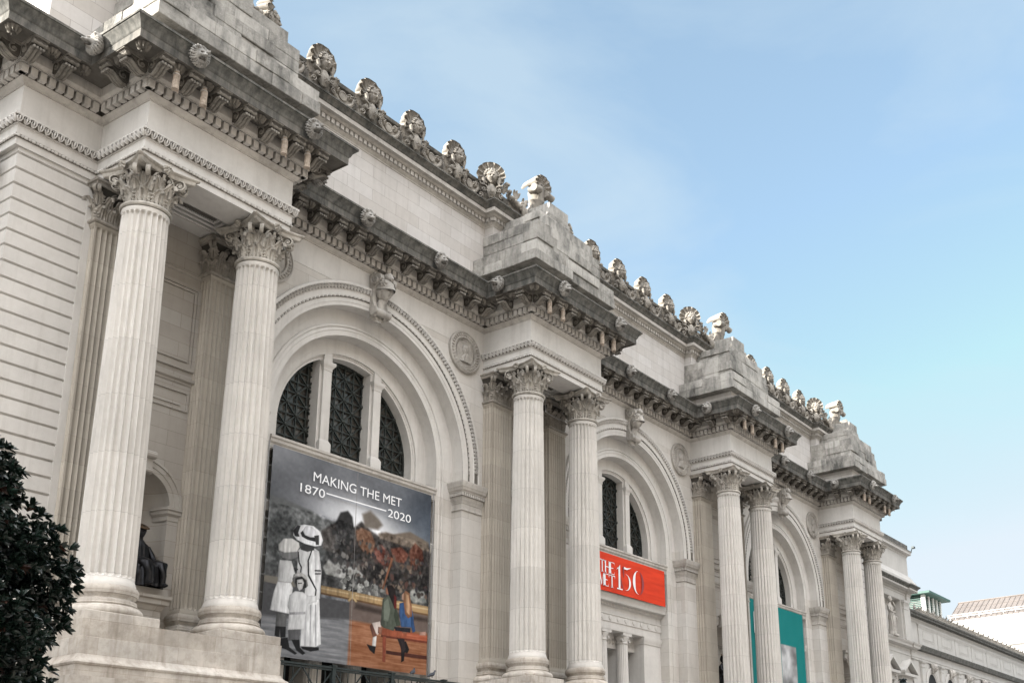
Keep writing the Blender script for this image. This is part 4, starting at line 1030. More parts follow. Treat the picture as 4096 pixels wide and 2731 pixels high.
# ---- rolled canvas hanging under the cornice
def roll():
    mb = MB(); mb.tube([(0, 0, .40), (0, 0, .30), (0, 0, .22), (0, 0, .18)], [.02, .05, .07, .06], 8, 1)
    mb.tube([(0, 0, .19), (.01, 0, .1), (.0, 0, -.12), (.0, 0, -.30)], [.065, .085, .085, .09], 10, 0); mb.tube([(.06, 0, -.28), (.08, 0, -.38)], [.03, .01], 5, 0)
    mb.lathe([(.09, .1), (.095, .11), (.09, .13)], 10, mat=1); return mb
RO = roll().mesh('rolled_canvas', [M_roll, M_trim])
for k in range(NP):
    for x in (-2.03, -1.25, 1.25, 2.03): mp_('rolled_canvas', RO, None, (k*L+x, FY-.74, 18.36))

# ---- body of the building behind
mb = MB(); mb.box(-4.0, 49.0, 2.15, 14, GZ, 19.2); mb.box(-3.3, 48.3, .9, 14, 19.2, 24.0)
mp_('building_body', mb, M_wall)
mb = MB(); mb.box(-3.9, 48.9, .02, 2.2, 17.9, 19.25)
for k in range(NP): mb.box(k*L-2.1, k*L+2.1, FY+.05, .1, 17.0, 19.3)
for k in range(NP): mb.box(k*L-3.1 if k else -4.0, k*L+3.1 if k < 3 else 49.0, .9, 2.2, GZ, 18)
mp_('masonry_core', mb, M_wall)

# ================================================================== ground, street, steps
mb = MB(); mb.add([(-300, -300, GZ), (500, -300, GZ), (500, 400, GZ), (-300, 400, GZ)], [(0, 1, 2, 3)]); struct('ground', mb, M_asph)
mb = MB(); mb.box(-60, 160, -24, 20, GZ+.004, GZ+.14); struct('plaza', mb, M_pave)
mb = MB(); mb.box(2.87, 42.13, -3.4, 3, GZ+.15, 3.19)
for i in range(30): mb.box(9, 36, -3.4-.36*(30-i), -3.4, GZ+.15+(4.74/30)*i, GZ+.15+(4.74/30)*(i+1)-.004)
struct('entrance_steps', mb, M_pave)

# ================================================================== right-hand link block and long range
wg = thing('museum_wing', 'low limestone wing with blank panels and cresting, beyond the last paired columns', 'building wing', (75, 1, GZ))
wo_ = Vector((-75, -1, -GZ))
def wp(name, mb, mats, loc=(0, 0, 0), rot=(0, 0, 0)): return part(name, mb, mats, wg, Vector(loc)+wo_, rot)
WY, WX = .8, 60.12
mb = MB(); mb.box(49.3, 54.0, WY, 12, GZ, 16.0); mb.box(54.0, 58.2, WY, 12, GZ, 11.9); mb.box(54.0, 58.2, 1.42, 12, 11.9, 16); mb.box(58.2, WX, WY+.005, 12, GZ, 16.0); mb.box(54, 58.2, WY+.01, 1.5, 14.95, 16)
for xa, xb in ((55.6, 57.9),):
    mb.sweep([(54.0, 1.42), (58.2, 1.42)], [(0, 14.5), (.04, 14.55), (.06, 14.62), (0, 14.64)])
    for (a, b, c, d) in ((55.2, 57.9, 12.72, 12.80), (55.2, 57.9, 14.2, 14.28), (57.82, 57.9, 12.8, 14.2)): mb.box(a, b, 1.37, 1.42, c, d)
wp('block_wall', mb, M_range)
mb = MB()
mb.sweep([(49.3, WY), (59.3, WY), (59.3, WY-.12), (WX-.1, WY-.12), (WX-.1, 8)], [(0, 14.98), (0, 15.38), (.04, 15.42), (.04, 15.5), (.08, 15.52), (.08, 15.70), (.16, 15.72), (.2, 15.76), (.45, 15.77), (.45, 15.90), (.5, 15.92), (.52, 15.98), (.64, 16.06), (.66, 16.14), (0, 16.3)], mats=[0]*9+[1]*5)
dent_run(mb, (49.3, WY, 0), (59.3, WY, 0), (0, -1, 0), 15.54, 15.69, .06, .15, w=.09, step=.15)
dent_run(mb, (59.3, WY-.12, 0), (WX-.1, WY-.12, 0), (0, -1, 0), 15.54, 15.69, .06, .15, w=.09, step=.15)
wp('block_cornice', mb, [M_range, M_soot])
for x in (58.82, 53.2): 
    mb = MB(); mb.box(x-.40, x+.40, WY-.14, WY, 12.1, 14.97)
    mb.sweep([(x-.4, WY), (x-.4, WY-.14), (x+.4, WY-.14), (x+.4, WY)], [(0, 14.3), (.03, 14.33), (.03, 14.4), (0, 14.42), (0, 14.6), (.05, 14.68), (.09, 14.78), (.12, 14.8), (.12, 14.96), (0, 14.97)])
    wp('block_pilaster', mb, M_range)
mb = MB(); mb.sweep([(49.3, WY), (59.3, WY), (59.3, WY-.1), (WX-.15, WY-.1), (WX-.15, 6)], [(0, 10.9), (0, 11.0), (.04, 11.03), (.04, 11.15), (.0, 11.18), (.0, 11.34), (.05, 11.38), (.05, 11.5), (.12, 11.52), (.34, 11.6), (.36, 11.74), (.46, 11.84), (.48, 11.92), (0, 12.06)])
wp('string_course', mb, M_range)
mb = MB(); mb.sweep([(51.6, 8), (51.6, 1.5), (62.4, 1.5), (62.4, 12)], [(.5, 16.2), (.45, 16.9), (.30, 17.05), (.28, 17.15), (.12, 17.35), (.10, 17.42), (0, 17.5), (0, 18.9), (.05, 18.95), (.08, 19.05), (.22, 19.1), (.3, 19.14), (.3, 19.3), (.36, 19.36), (.36, 19.42), (.2, 19.45), (.12, 19.5), (.12, 19.9), (-2, 20)], mats=[0]*13+[1]*5)
wp('block_attic', mb, [M_range, M_soot2])
def pediment(x, z=9.55):
    mb = MB(); hw = 1.28; y0, y1 = WY-.62, WY
    o = [(x-hw, z), (x+hw, z), (x+hw, z+.12), (x, z+.92), (x-hw, z+.12)]
    n_ = len(o)
    mb.prism([(x-hw, z-.18), (x+hw, z-.18), (x+hw, z), (x-hw, z)], y0+.05, y1)
    for sx in (-1, 1): mb.prism([(x+sx*hw*1.05, z), (x+sx*hw*1.05, z+.16), (x, z+1.0), (x, z+.80)][::sx], y0, y1)
    mb.prism([(x-hw*.7, z), (x+hw*.7, z), (x, z+.62)], y0+.35, y1)
    mb.box(x-hw*.9, x+hw*.9, WY-.3, WY, z-.6, z-.18)
    Mz = Matrix(((0, 1, 0, 0), (1, 0, 0, 0), (0, 0, 1, 0), (0, 0, 0, 1)))
    for sx in (-1, 1):
        volute(mb, WY-.3, z-.42, .2, .22, -1, PI/2, T(x+sx*1.0, 0, 0) @ Mz, turns=1.5, n=14); mb.box(x+sx*1.0-.12, x+sx*1.0+.12, WY-.2, WY, z-1.6, z-.3)
    mb.box(x-.85, x+.85, WY-.08, WY+.01, z-4, z-.6)
    return mb
for x in (54.1, 57.55): wp('pedimented_window', pediment(x), M_range)
# long range
RY = 1.3; x0r, st = 58.33, 4.425
mb = MB(); mb.box(60.0, 128, RY+.01, 14, GZ, 14.2); wp('range_wall', mb, M_range)
mb = MB(); mb.sweep([(60, RY), (128, RY)], [(0, 13.95), (.04, 14.0), (.05, 14.1), (.16, 14.22), (.2, 14.3), (.42, 14.32), (.42, 14.46), (.5, 14.5), (.52, 14.62), (.4, 14.66), (0, 14.7)], mats=[0, 0, 0, 1, 1, 1, 1, 1, 0, 0]); wp('range_cornice', mb, [M_range, M_soot])
mb = MB(); mb.sweep([(60, RY), (128, RY)], [(0, 11.1), (.06, 11.12), (.06, 11.26), (.1, 11.3), (.1, 11.42), (.06, 11.44), (.06, 11.72), (.12, 11.8), (.34, 11.86), (.38, 12.02), (.46, 12.14), (.46, 12.2), (0, 12.3)], mats=[0]*7+[1]*5); wp('range_string_course', mb, [M_range, M_soot])
CRP = MB()
CRP.box(-2.2, 2.2, -.12, .2, 0, .14); CRP.box(-2.2, 2.2, .04, .16, .1, .40)
for i in range(12):
    x = -2.03+i*.369; h = .62 if i % 4 == 2 else .42
    leaf(CRP, h, .30, .0, T(x, 0, .1), n=5, m=7); volute(CRP, x+.18, .22, .1, .08, 1, PI/2, turns=1.2, n=8); 
    CRP.tube([(x, 0, .1), (x, 0, .1+h*1.1)], [.06, .02], 5)
CRP = CRP.mesh('roof_cresting', [M_mask])
FIN = MB().lathe([(.16, 0), (.18, .05), (.08, .1), (.07, .18), (.2, .24), (.2, .28), (.07, .32), (.12, .42), (.13, .5), (.05, .66), (.01, .85)], 12).mesh('finial', [M_carve])
KEYS = MB(); KEYS.merge(HEADS, T(0, -.25, .38, s=.27)); KEYS.box(-.16, .16, -.18, 0, 0, .75); 
for sx in (-1, 1): KEYS.tube([(sx*.2, -.12, .75), (sx*.22, -.2, .4), (sx*.14, -.14, .02)], [.1, .08, .06], 6)
KEYS = KEYS.mesh('mask_keystone', [M_carve])
PANEL = MB(); q = 1.98
PANEL.box(-2.14, 2.14, -.06, 0, 12.32, 13.80)
PANEL.sweep([(-2.14, 0), (-2.14, -.06), (2.14, -.06), (2.14, 0)], [(0, 13.62), (.03, 13.66), (.03, 13.72), (.07, 13.78), (.10, 13.86), (.10, 13.92), (0, 13.95)])
for i, (a, b, c, d) in enumerate(((-1.3, 1.3, 12.72, 13.62), (-1.12, 1.12, 12.84, 13.5))):
    w = .022
    for (e, f, g, h) in ((a, b, c, c+w), (a, b, d-w, d), (a, a+w, c, d), (b-w, b, c, d)): PANEL.box(e, f, -.075, -.05, g, h)
PANEL.box(-1.08, 1.08, -.068, -.05, 12.88, 13.46)
PANEL = PANEL.mesh('blank_panel', [M_range])
WIN = MB(); n = 20
def rarch(mb, pr, cz, zb, n=20):
    kk = len(pr)
    def pt(r, y, i):
        if i == 0: return (-r, y, zb)
        if i == n+2: return (r, y, zb)
        a = PI-PI*(i-1)/n; return (r*math.cos(a), y, cz+r*math.sin(a))
    mb.add([pt(r, y, i) for i in range(n+3) for r, y in pr], [(i*kk+j, i*kk+j+1, (i+1)*kk+j+1, (i+1)*kk+j) for i in range(n+2) for j in range(kk-1)])
rarch(WIN, [(1.45, 0), (1.45, -.10), (1.35, -.13), (1.3, -.09), (1.12, -.09), (1.10, -.05), (.98, -.05), (.98, -.0)], 9.35, 5)
FR = WIN.mesh('window_arch', [M_range]); 
WD = MB(); WD.add([(0, -.02, 7.)]+[(.98*math.cos(PI*i/16), -.02, 9.35+.98*math.sin(PI*i/16)) for i in range(17)]+[(-.98, -.02, 5), (.98, -.02, 5)], [(0, i+1, i+2) for i in range(16)]+[(0, 17, 18), (0, 18, 19), (0, 19, 1)])
WD = WD.mesh('window_pane', [M_dark])
RP = MB(); RP.box(-.3, .3, -.16, 0, 5, 10.7); RP.sweep([(-.3, 0), (-.3, -.16), (.3, -.16), (.3, 0)], [(0, 10.6), (.04, 10.65), (.04, 10.75), (.0, 10.77), (.0, 10.88), (.08, 10.94), (.12, 11.0), (.12, 11.08), (0, 11.1)])
RP = RP.mesh('range_pilaster', [M_range])
for i in range(1, 15):
    xp = x0r+i*st+.0
    wp('range_pilaster', RP, None, (xp+.15, RY, 0))
    xc = xp+st/2+.1
    wp('blank_panel', PANEL, None, (xp+st/2, RY, 0)); wp('roof_cresting', CRP, None, (xp+st/2, RY-.2, 14.66))
    wp('finial', FIN, None, (xp+st/2-.6, RY+.6, 15.0))
    w_ = ob('arched_window', None, wg, Vector((xc, RY, 9.3))+wo_)
    part('window_arch', FR, None, w_, (0, 0, -9.3)); part('window_pane', WD, None, w_, (0, 0, -9.3)); part('mask_keystone', KEYS, None, w_, (0, -.05, 1.05))

# ================================================================== far building and louvred lantern
fb = thing('rear_gallery_building', 'sunlit white building with ribbed tan metal roof behind the long wing', 'building', (128, 10, GZ))
def fp(name, mb, mats): return part(name, mb, mats, fb, (-128, -10, -GZ))
mb = MB(); mb.box(125.6, 150, 3, 18.4, GZ, 23.9); fp('wall', mb, M_white)
mb = MB(); mb.sweep([(150, 18.4), (125.6, 18.4), (125.6, 3), (150, 3)], [(0, 23.2), (.1, 23.3), (.1, 23.6), (.2, 23.7), (.35, 24.0), (.4, 24.1), (.4, 24.25), (.2, 24.3), (.2, 24.7), (0, 24.72)]); mb.sweep([(150, 18.4), (125.6, 18.4), (125.6, 3), (150, 3)], [(0, 20.2), (.15, 20.3), (.2, 20.6), (.5, 20.8), (.5, 20.95), (0, 21.1)]); fp('cornice', mb, M_white)
mb = MB(); ya, yb_ = 3, 18.4
mb.add([(125.5, ya, 24.7), (131.5, ya+0, 28.1), (131.5, yb_-.0, 28.1), (125.5, yb_, 24.7), (137.5, ya, 24.7), (137.5, yb_, 24.7)], [(0, 1, 2, 3), (1, 4, 5, 2), (0, 4, 1), (3, 2, 5)])
yy = ya+.2
while yy < yb_:
    mb.tube([(125.5, yy, 24.73), (131.5, yy, 28.14)], .05, 4); yy += .72
mb.tube([(131.5, ya, 28.15), (131.5, yb_, 28.15)], .12, 6)
for t_ in (.35, .7): mb.tube([(125.5+6*t_, ya, 24.72+3.4*t_), (125.5+6*t_, yb_, 24.72+3.4*t_)], .03, 4)
fp('roof', mb, M_copper)
mb = MB(); mb.tube([(126.2, ya, 25.35), (126.2, yb_, 25.35)], .05, 5); mb.tube([(126.2, ya, 25.65), (126.2, yb_, 25.65)], .04, 5)
for i in range(10): mb.tube([(126.2, ya+1.6*i, 24.9), (126.2, ya+1.6*i, 25.7)], .04, 5)
fp('roof_walkway', mb, M_louv)
ln_ = thing('roof_lantern', 'small square rooftop lantern with white louvres and flat green eaves', 'roof lantern', (103, 15, 14), )
def lp(name, mb, mats): return part(name, mb, mats, ln_, (-103, -15, -14))
mb = MB(); mb.box(99.55, 107.0, 12, 20, 23.72, 23.95); mb.add([(99.55, 12, 23.955), (107, 12, 23.955), (107, 20, 23.955), (99.55, 20, 23.955), (103.2, 16, 24.5)], [(0, 1, 4), (1, 2, 4), (2, 3, 4), (3, 0, 4)]); lp('roof', mb, M_green)
mb = MB(); bx0, bx1, by0, by1 = 100.4, 106.1, 12.9, 19.2
mb.box(bx0, bx1, by0, by1, 14, 21.8)
for x in (bx0, bx0+1.4, (bx0+bx1)/2, bx1-1.6, bx1-.3): mb.box(x, x+.3, by0-.05, by0+.2, 21.8, 23.72)
for y in (by0, (by0+by1)/2, by1-.35): mb.box(bx0-.05, bx0+.2, y, y+.4, 21.8, 23.72)
mb.box(bx0+.5, bx1-.5, by0+.5, by1-.5, 21.8, 23.7)
lp('frame', mb, M_louv)
mb = MB()
for i in range(9):
    z = 21.85+i*.205
    mb.box(bx0+.05, bx1-.05, by0+.06, by0+.30, z, z+.05, M=None); mb.box(bx0+.04, bx0+.28, by0+.1, by1-.1, z, z+.09)
lp('louvre', mb, M_green)

# ================================================================== magnolia at the left edge
def magnolia():
    q = random.Random(3); cx, cy = -9.65, -9.0
    t = thing('magnolia_tree', 'dark glossy magnolia tree at the left edge, in front of the rusticated wall', 'tree', (cx, cy, GZ))
    mb = MB(); mb.tube([(0, 0, 0), (.1, .05, 2), (.0, .1, 4.5), (.1, 0, 6.2)], [.22, .18, .12, .04], 10)
    lv = MB(); lb = MB()
    def prof(z):   # crown radius by height above ground
        pts = [(0.4, 1.2), (1.5, 2.1), (2.9, 2.45), (3.9, 2.45), (4.9, 2.5), (5.6, 2.3), (6.2, 1.95), (6.7, 1.65), (7.1, 1.15), (7.55, .1)]
        for (a, ra), (b, rb) in zip(pts[:-1], pts[1:]):
            if a <= z <= b: return lerp(ra, rb, (z-a)/(b-a))
        return 0
    for i in range(60):
        z = .8+5.9*i/60; a = i*2.4; r = prof(z)*.8
        mb.tube([(0, .05, z*.85), (r*.5*math.cos(a), r*.5*math.sin(a), z+.1), (r*math.cos(a), r*math.sin(a), z+.35)], [.05, .03, .012], 5)
    def whorl(c, d, big):
        d = d.normalized(); a = d.cross(Vector((0, 0, 1))); a = a.normalized() if a.length > .01 else Vector((1, 0, 0)); b = d.cross(a)
        n = q.randint(6, 9); new = q.random() < .05
        for i in range(n):
            t_ = 2*PI*i/n+q.random()*.5; op = q.uniform(.35, 1.25); ln = q.uniform(.10, .165)*big
            u = (d*math.cos(op)+(a*math.cos(t_)+b*math.sin(t_))*math.sin(op)).normalized()
            s = u.cross(d+Vector((.01, .02, .03))).normalized(); nn = s.cross(u)
            w = ln*.21; dr = Vector((0, 0, -.02))
            P = [c, c+u*ln*.35+s*w+nn*.012, c+u*ln*.7+s*w*.85+nn*.014+dr*.4, c+u*ln+dr, c+u*ln*.7-s*w*.85+nn*.014+dr*.4, c+u*ln*.35-s*w+nn*.012, c+u*ln*.35-nn*.008, c+u*ln*.7-nn*.008+dr*.4]
            (lb if new and i < 4 else lv).add([tuple(p) for p in P], [(0, 6, 1), (1, 6, 7, 2), (2, 7, 3), (3, 7, 4), (4, 7, 6, 5), (5, 6, 0)])
    # branch-end clumps carry whorls, leaving gaps between them
    cl = []
    while len(cl) < 460:
        z = q.uniform(.5, 7.5); a = q.uniform(0, 2*PI); R_ = prof(z)*(1+.06*math.sin(a*5+z*3))
        if q.random() > (R_/3)+.15: continue
        cl.append((Vector((R_*.93*math.cos(a), R_*.93*math.sin(a), z)), q.uniform(.28, .52)))
    for c, rr in cl:
        for j in range(int(30*(rr/.4)**2)):
            d = Vector((q.gauss(0, 1), q.gauss(0, 1), q.gauss(0, 1))).normalized(); p = c+d*rr*q.uniform(.5, 1.05)*Vector((1, 1, .8)).length/1.6
            whorl(p, d+Vector((c.x, c.y, 0)).normalized()*.7+Vector((0, 0, .7)), q.uniform(.8, 1.15))
    for j in range(2600):
        z = q.uniform(.6, 7.2); a = q.uniform(0, 2*PI); R_ = prof(z)*q.uniform(.3, .8)
        whorl(Vector((R_*math.cos(a), R_*math.sin(a), z)), Vector((math.cos(a), math.sin(a), .6)), 1.15)
    part('trunk', mb, M_bark, t); part('crown', lv, M_leafA, t, smooth=0); part('new_leaves', lb, M_leafB, t, smooth=0)
magnolia()

# ================================================================== seated bronzes in the niches
def seated():
    mb = MB()
    def robe(u, v):
        a = 2*PI*u; z = v; fold = .022*math.sin(a*17+v*2)+.012*math.sin(a*29)
        pr = [(0, .46, .52), (.30, .43, .50), (.55, .40, .46), (.62, .36, .40), (.75, .24, .20), (1.0, .27, .17), (1.15, .26, .16), (1.24, .14, .12), (1.30, .085, .085)]
        for (a0, r0, s0), (a1, r1, s1) in zip(pr[:-1], pr[1:]):
            if a0 <= z*1.30 <= a1+1e-6:
                t = (z*1.30-a0)/(a1-a0); rx, ry = lerp(r0, r1, t), lerp(s0, s1, t); break
        yo = -.22 if z*1.3 < .55 else -.22*max(0, 1-(z*1.3-.55)/.2)
        k = 1+fold*(1 if z < .9 else .3)/.4
        return (rx*k*math.cos(a), ry*k*math.sin(a)+yo, z*1.30)
    mb.grid(68, 40, robe, cu=True)
    mb.merge(HEADS, T(0, -.02, 1.50, rx=R(-4), s=(.125, .14, .165)))
    mb.tube([(0, 0, 1.22), (0, -.01, 1.38)], [.075, .07], 10)
    for sx in (-1, 1):
        mb.tube([(sx*.24, 0, 1.14), (sx*.33, -.06, .95), (sx*.34, -.22, .74), (sx*.29, -.48, .66), (sx*.26, -.60, .63)], [.075, .08, .065, .05, .035], 9)
        for f in range(5):
            x = sx*(.26+(f-2)*.022); ln = (.06, .085, .09, .08, .06)[f]
            mb.tube([(x, -.61, .63), (x, -.61-ln*.6, .625), (x, -.61-ln, .60)], [.012, .011, .008], 5)
        mb.tube([(sx*.2, -.2, .60), (sx*.22, -.48, .62), (sx*.22, -.66, .56), (sx*.21, -.70, .3), (sx*.2, -.70, .02)], [.13, .135, .13, .10, .09], 10)
        mb.tube([(sx*.2, -.66, .05), (sx*.21, -.82, .04), (sx*.21, -.90, .03)], [.07, .06, .03], 8)
    return mb
SE = seated().mesh('robed_body', [M_bronze], 60); CAPM = MB().lathe([(.14, 0), (.17, .02), (.17, .035), (.13, .05), (.001, .05)], 20).mesh('flat_cap', [plain('worn_bronze_disc', (.16, .11, .07), .4, .9, .2)])
for k, nm in enumerate(('dark bronze seated robed figure in the niche between the nearest column pair', 'dark bronze seated figure mostly hidden behind the second column pair', 'dark bronze figure in the niche behind the third column pair', 'dark bronze figure in the niche behind the farthest column pair')):
    t = thing('bronze_statue', nm, 'statue', (k*L+.17, .04, 6.16), 'seated bronze figures in the niches', (0, 0, .1))
    t.scale = (.98,)*3
    part('robed_body', SE, None, t); part('flat_cap', CAPM, None, t, (0, -.06, 1.63), (R(35), 0, 0))

# marble figure on the wing
def standing():
    mb = MB()
    def bd(u, v):
        a = 2*PI*u; z = v*2.28
        pr = [(0, .30, .26), (.3, .26, .24), (.8, .27, .25), (1.2, .30, .25), (1.38, .25, .2), (1.55, .20, .16), (1.85, .27, .18), (2.02, .28, .16), (2.12, .15, .11), (2.28, .085, .085)]
        for (a0, r0, s0), (a1, r1, s1) in zip(pr[:-1], pr[1:]):
            if a0 <= z <= a1+1e-6: t = (z-a0)/(a1-a0); rx, ry = lerp(r0, r1, t), lerp(s0, s1, t); break
        fo = (1+.09*math.sin(a*11+z*2.0)*(1 if z < 1.4 else .2))
        return (rx*fo*math.cos(a)+.07*math.sin(z*1.6), ry*fo*math.sin(a)-.03*math.sin(z*2), z)
    mb.grid(60, 44, bd, cu=True)
    mb.merge(HEADS, T(-.02, -.02, 2.48, rz=.3, s=(.15, .16, .19)))
    mb.tube([(-.27, 0, 2.0), (-.42, -.05, 1.7), (-.30, -.25, 1.5), (-.05, -.30, 1.52)], [.09, .085, .07, .045], 9)
    mb.tube([(.29, 0, 2.0), (.38, -.1, 1.72), (.2, -.28, 1.85), (.05, -.24, 2.2)], [.09, .08, .06, .045], 9)
    for f in range(5): mb.tube([(-.05+f*.01, -.30, 1.50+f*.02), (.03+f*.01, -.33, 1.49+f*.02), (.06, -.31, 1.46+f*.02)], [.016, .014, .01], 5); mb.tube([(.05-f*.012, -.24, 2.2), (.03-f*.012, -.22, 2.28), (.02-f*.012, -.19, 2.3)], [.016, .014, .01], 5)
    mb.tube([(.05, -.1, 1.3), (.3, -.28, 1.2), (.36, -.2, .8), (.30, -.22, .2)], [.08, .1, .08, .05], 8)
    return mb
t = thing('marble_statue', 'weathered stone woman in a long robe standing on the wing beside the last columns', 'statue', (55.35, .55, 12.05))
part('robed_body', standing(), M_carve, t, smooth=60); mb = MB(); mb.box(-.4, .4, -.35, .35, -.1, .02); part('base', mb, M_carve, t)

# ================================================================== railing, birds, wires, lamp
rl = thing('balustrade_railing', 'dark green iron railing with crossed panels under the large picture banner', 'railing', (7.5, -.4, 3.2))
RT = 4.80-3.2
for x in (-3.6, -1.35, .93, 3.2): 
    mb = MB(); mb.box(x-.06, x+.06, -.06, .06, 0, RT, bev=.006); mb.box(x-.085, x+.085, -.085, .085, RT, RT+.04); part('post', mb, M_iron, rl)
mb = MB(); mb.box(-4.2, 4.2, -.05, .05, RT-.06, RT-.005); mb.box(-4.2, 4.2, -.03, .03, RT-.12, RT-.08); mb.box(-4.2, 4.2, -.03, .03, .1, .15); mb.box(-4.2, 4.2, -.02, .02, .62, .65); part('rail', mb, M_iron, rl)
mb = MB()
for x in (-4.73, -3.6, -2.475, -1.35, -.21, .93, 2.065, 3.2):
    w = 1.13
    if x < -4: continue
    if x+w > 4.4: continue
    a, b = x+.06, x+w-.02
    for p0, p1 in (((a, .15), (b, RT-.12)), ((a, RT-.12), (b, .15))):
        d = Vector((p1[0]-p0[0], p1[1]-p0[1])); mb.box(0, d.length, -.012, .012, -.018, .018, M=T(p0[0], 0, p0[1]) @ Matrix.Rotation(-math.atan2(d.y, d.x), 4, 'Y'))
    for xx in (x+w*.25, x+w*.5, x+w*.75): mb.box(xx-.012, xx+.012, -.01, .01, .15, RT-.12)
part('cross_bars', mb, M_iron, rl)
def pigeon():
    mb = MB(); mb.tube([(-.17, 0, .04), (-.10, 0, .08), (-.02, 0, .11), (.05, 0, .14), (.08, 0, .19), (.09, 0, .22)], [.012, .04, .062, .055, .03, .026], 9)
    mb.merge(EGG, T(.10, 0, .235, s=(.034, .028, .028))); mb.tube([(.13, 0, .235), (.155, 0, .228)], [.009, .003], 5)
    for sx in (-1, 1): mb.tube([(0, sx*.02, .06), (.01, sx*.02, 0)], .006, 5); mb.tube([(.05, sx*.045, .12), (-.04, sx*.06, .10), (-.15, sx*.02, .06)], [.02, .028, .008], 6)
    return mb
PG = pigeon().mesh('pigeon', [M_pigeon])
for x, rz, nm in ((9.32, .4, 'dark pigeon perched on the railing below the banner, the left one'), (10.16, -.3, 'dark pigeon on the railing at the right corner of the banner')):
    o = ob('pigeon', PG, None, (x, -.4, 4.84), (0, 0, rz)); o['label'] = nm; o['category'] = 'bird'; o['group'] = 'pigeons on the railing'
cb = thing('cable_string', 'thin slack cable hanging from the ceiling between the second pair of columns', 'cable', (15.6, -1.2, 15.3))
mb = MB(); mb.tube([(-.63+1.34*i/10, 0, -.03-.16*math.sin(PI*i/10)*0-.28*(i/10)*(1-i/10)) for i in range(11)], .009, 5); mb.tube([(-.63, 0, 0), (-.63, 0, 1.1)], .008, 5); mb.tube([(.71, 0, 0), (.71, 0, 1.1)], .008, 5); part('cable', mb, M_wire, cb)
mb = MB(); mb.merge(EGG, T(-.63, 0, -.02, s=.035)); mb.merge(EGG, T(.71, 0, -.02, s=.035)); part('clamp', mb, M_white, cb)
lm = thing('lamp_post', 'black street lamp, its leafy finial showing at the bottom edge below the wing', 'street lamp', (46.5, -3.05, GZ))
mb = MB(); mb.lathe([(.3, 0), (.28, .3), (.12, .5), (.09, 3), (.07, 8.4), (.12, 8.5)], 14); part('pole', mb, M_iron, lm)
mb = MB(); mb.lathe([(.12, 8.5), (.30, 8.8), (.34, 9.2), (.2, 9.35), (.1, 9.4)], 12)
for i in range(8): leaf(mb, .42, .28, .16, T(0, 0, 9.2) @ Matrix.Rotation(i*PI/4, 4, 'Z') @ T(0, -.06, 0), n=5, m=8)
part('finial', mb, M_iron, lm)
cm = thing('security_camera', 'small dark camera bracket on the corner of the wing attic', 'camera', (63.1, 1.3, 19.55)); mb = MB(); mb.tube([(0, 0, 0), (.1, -.05, .25), (.35, -.1, .3)], .04, 6); mb.box(.1, .45, -.2, 0, .28, .42); part('body', mb, M_iron, cm)
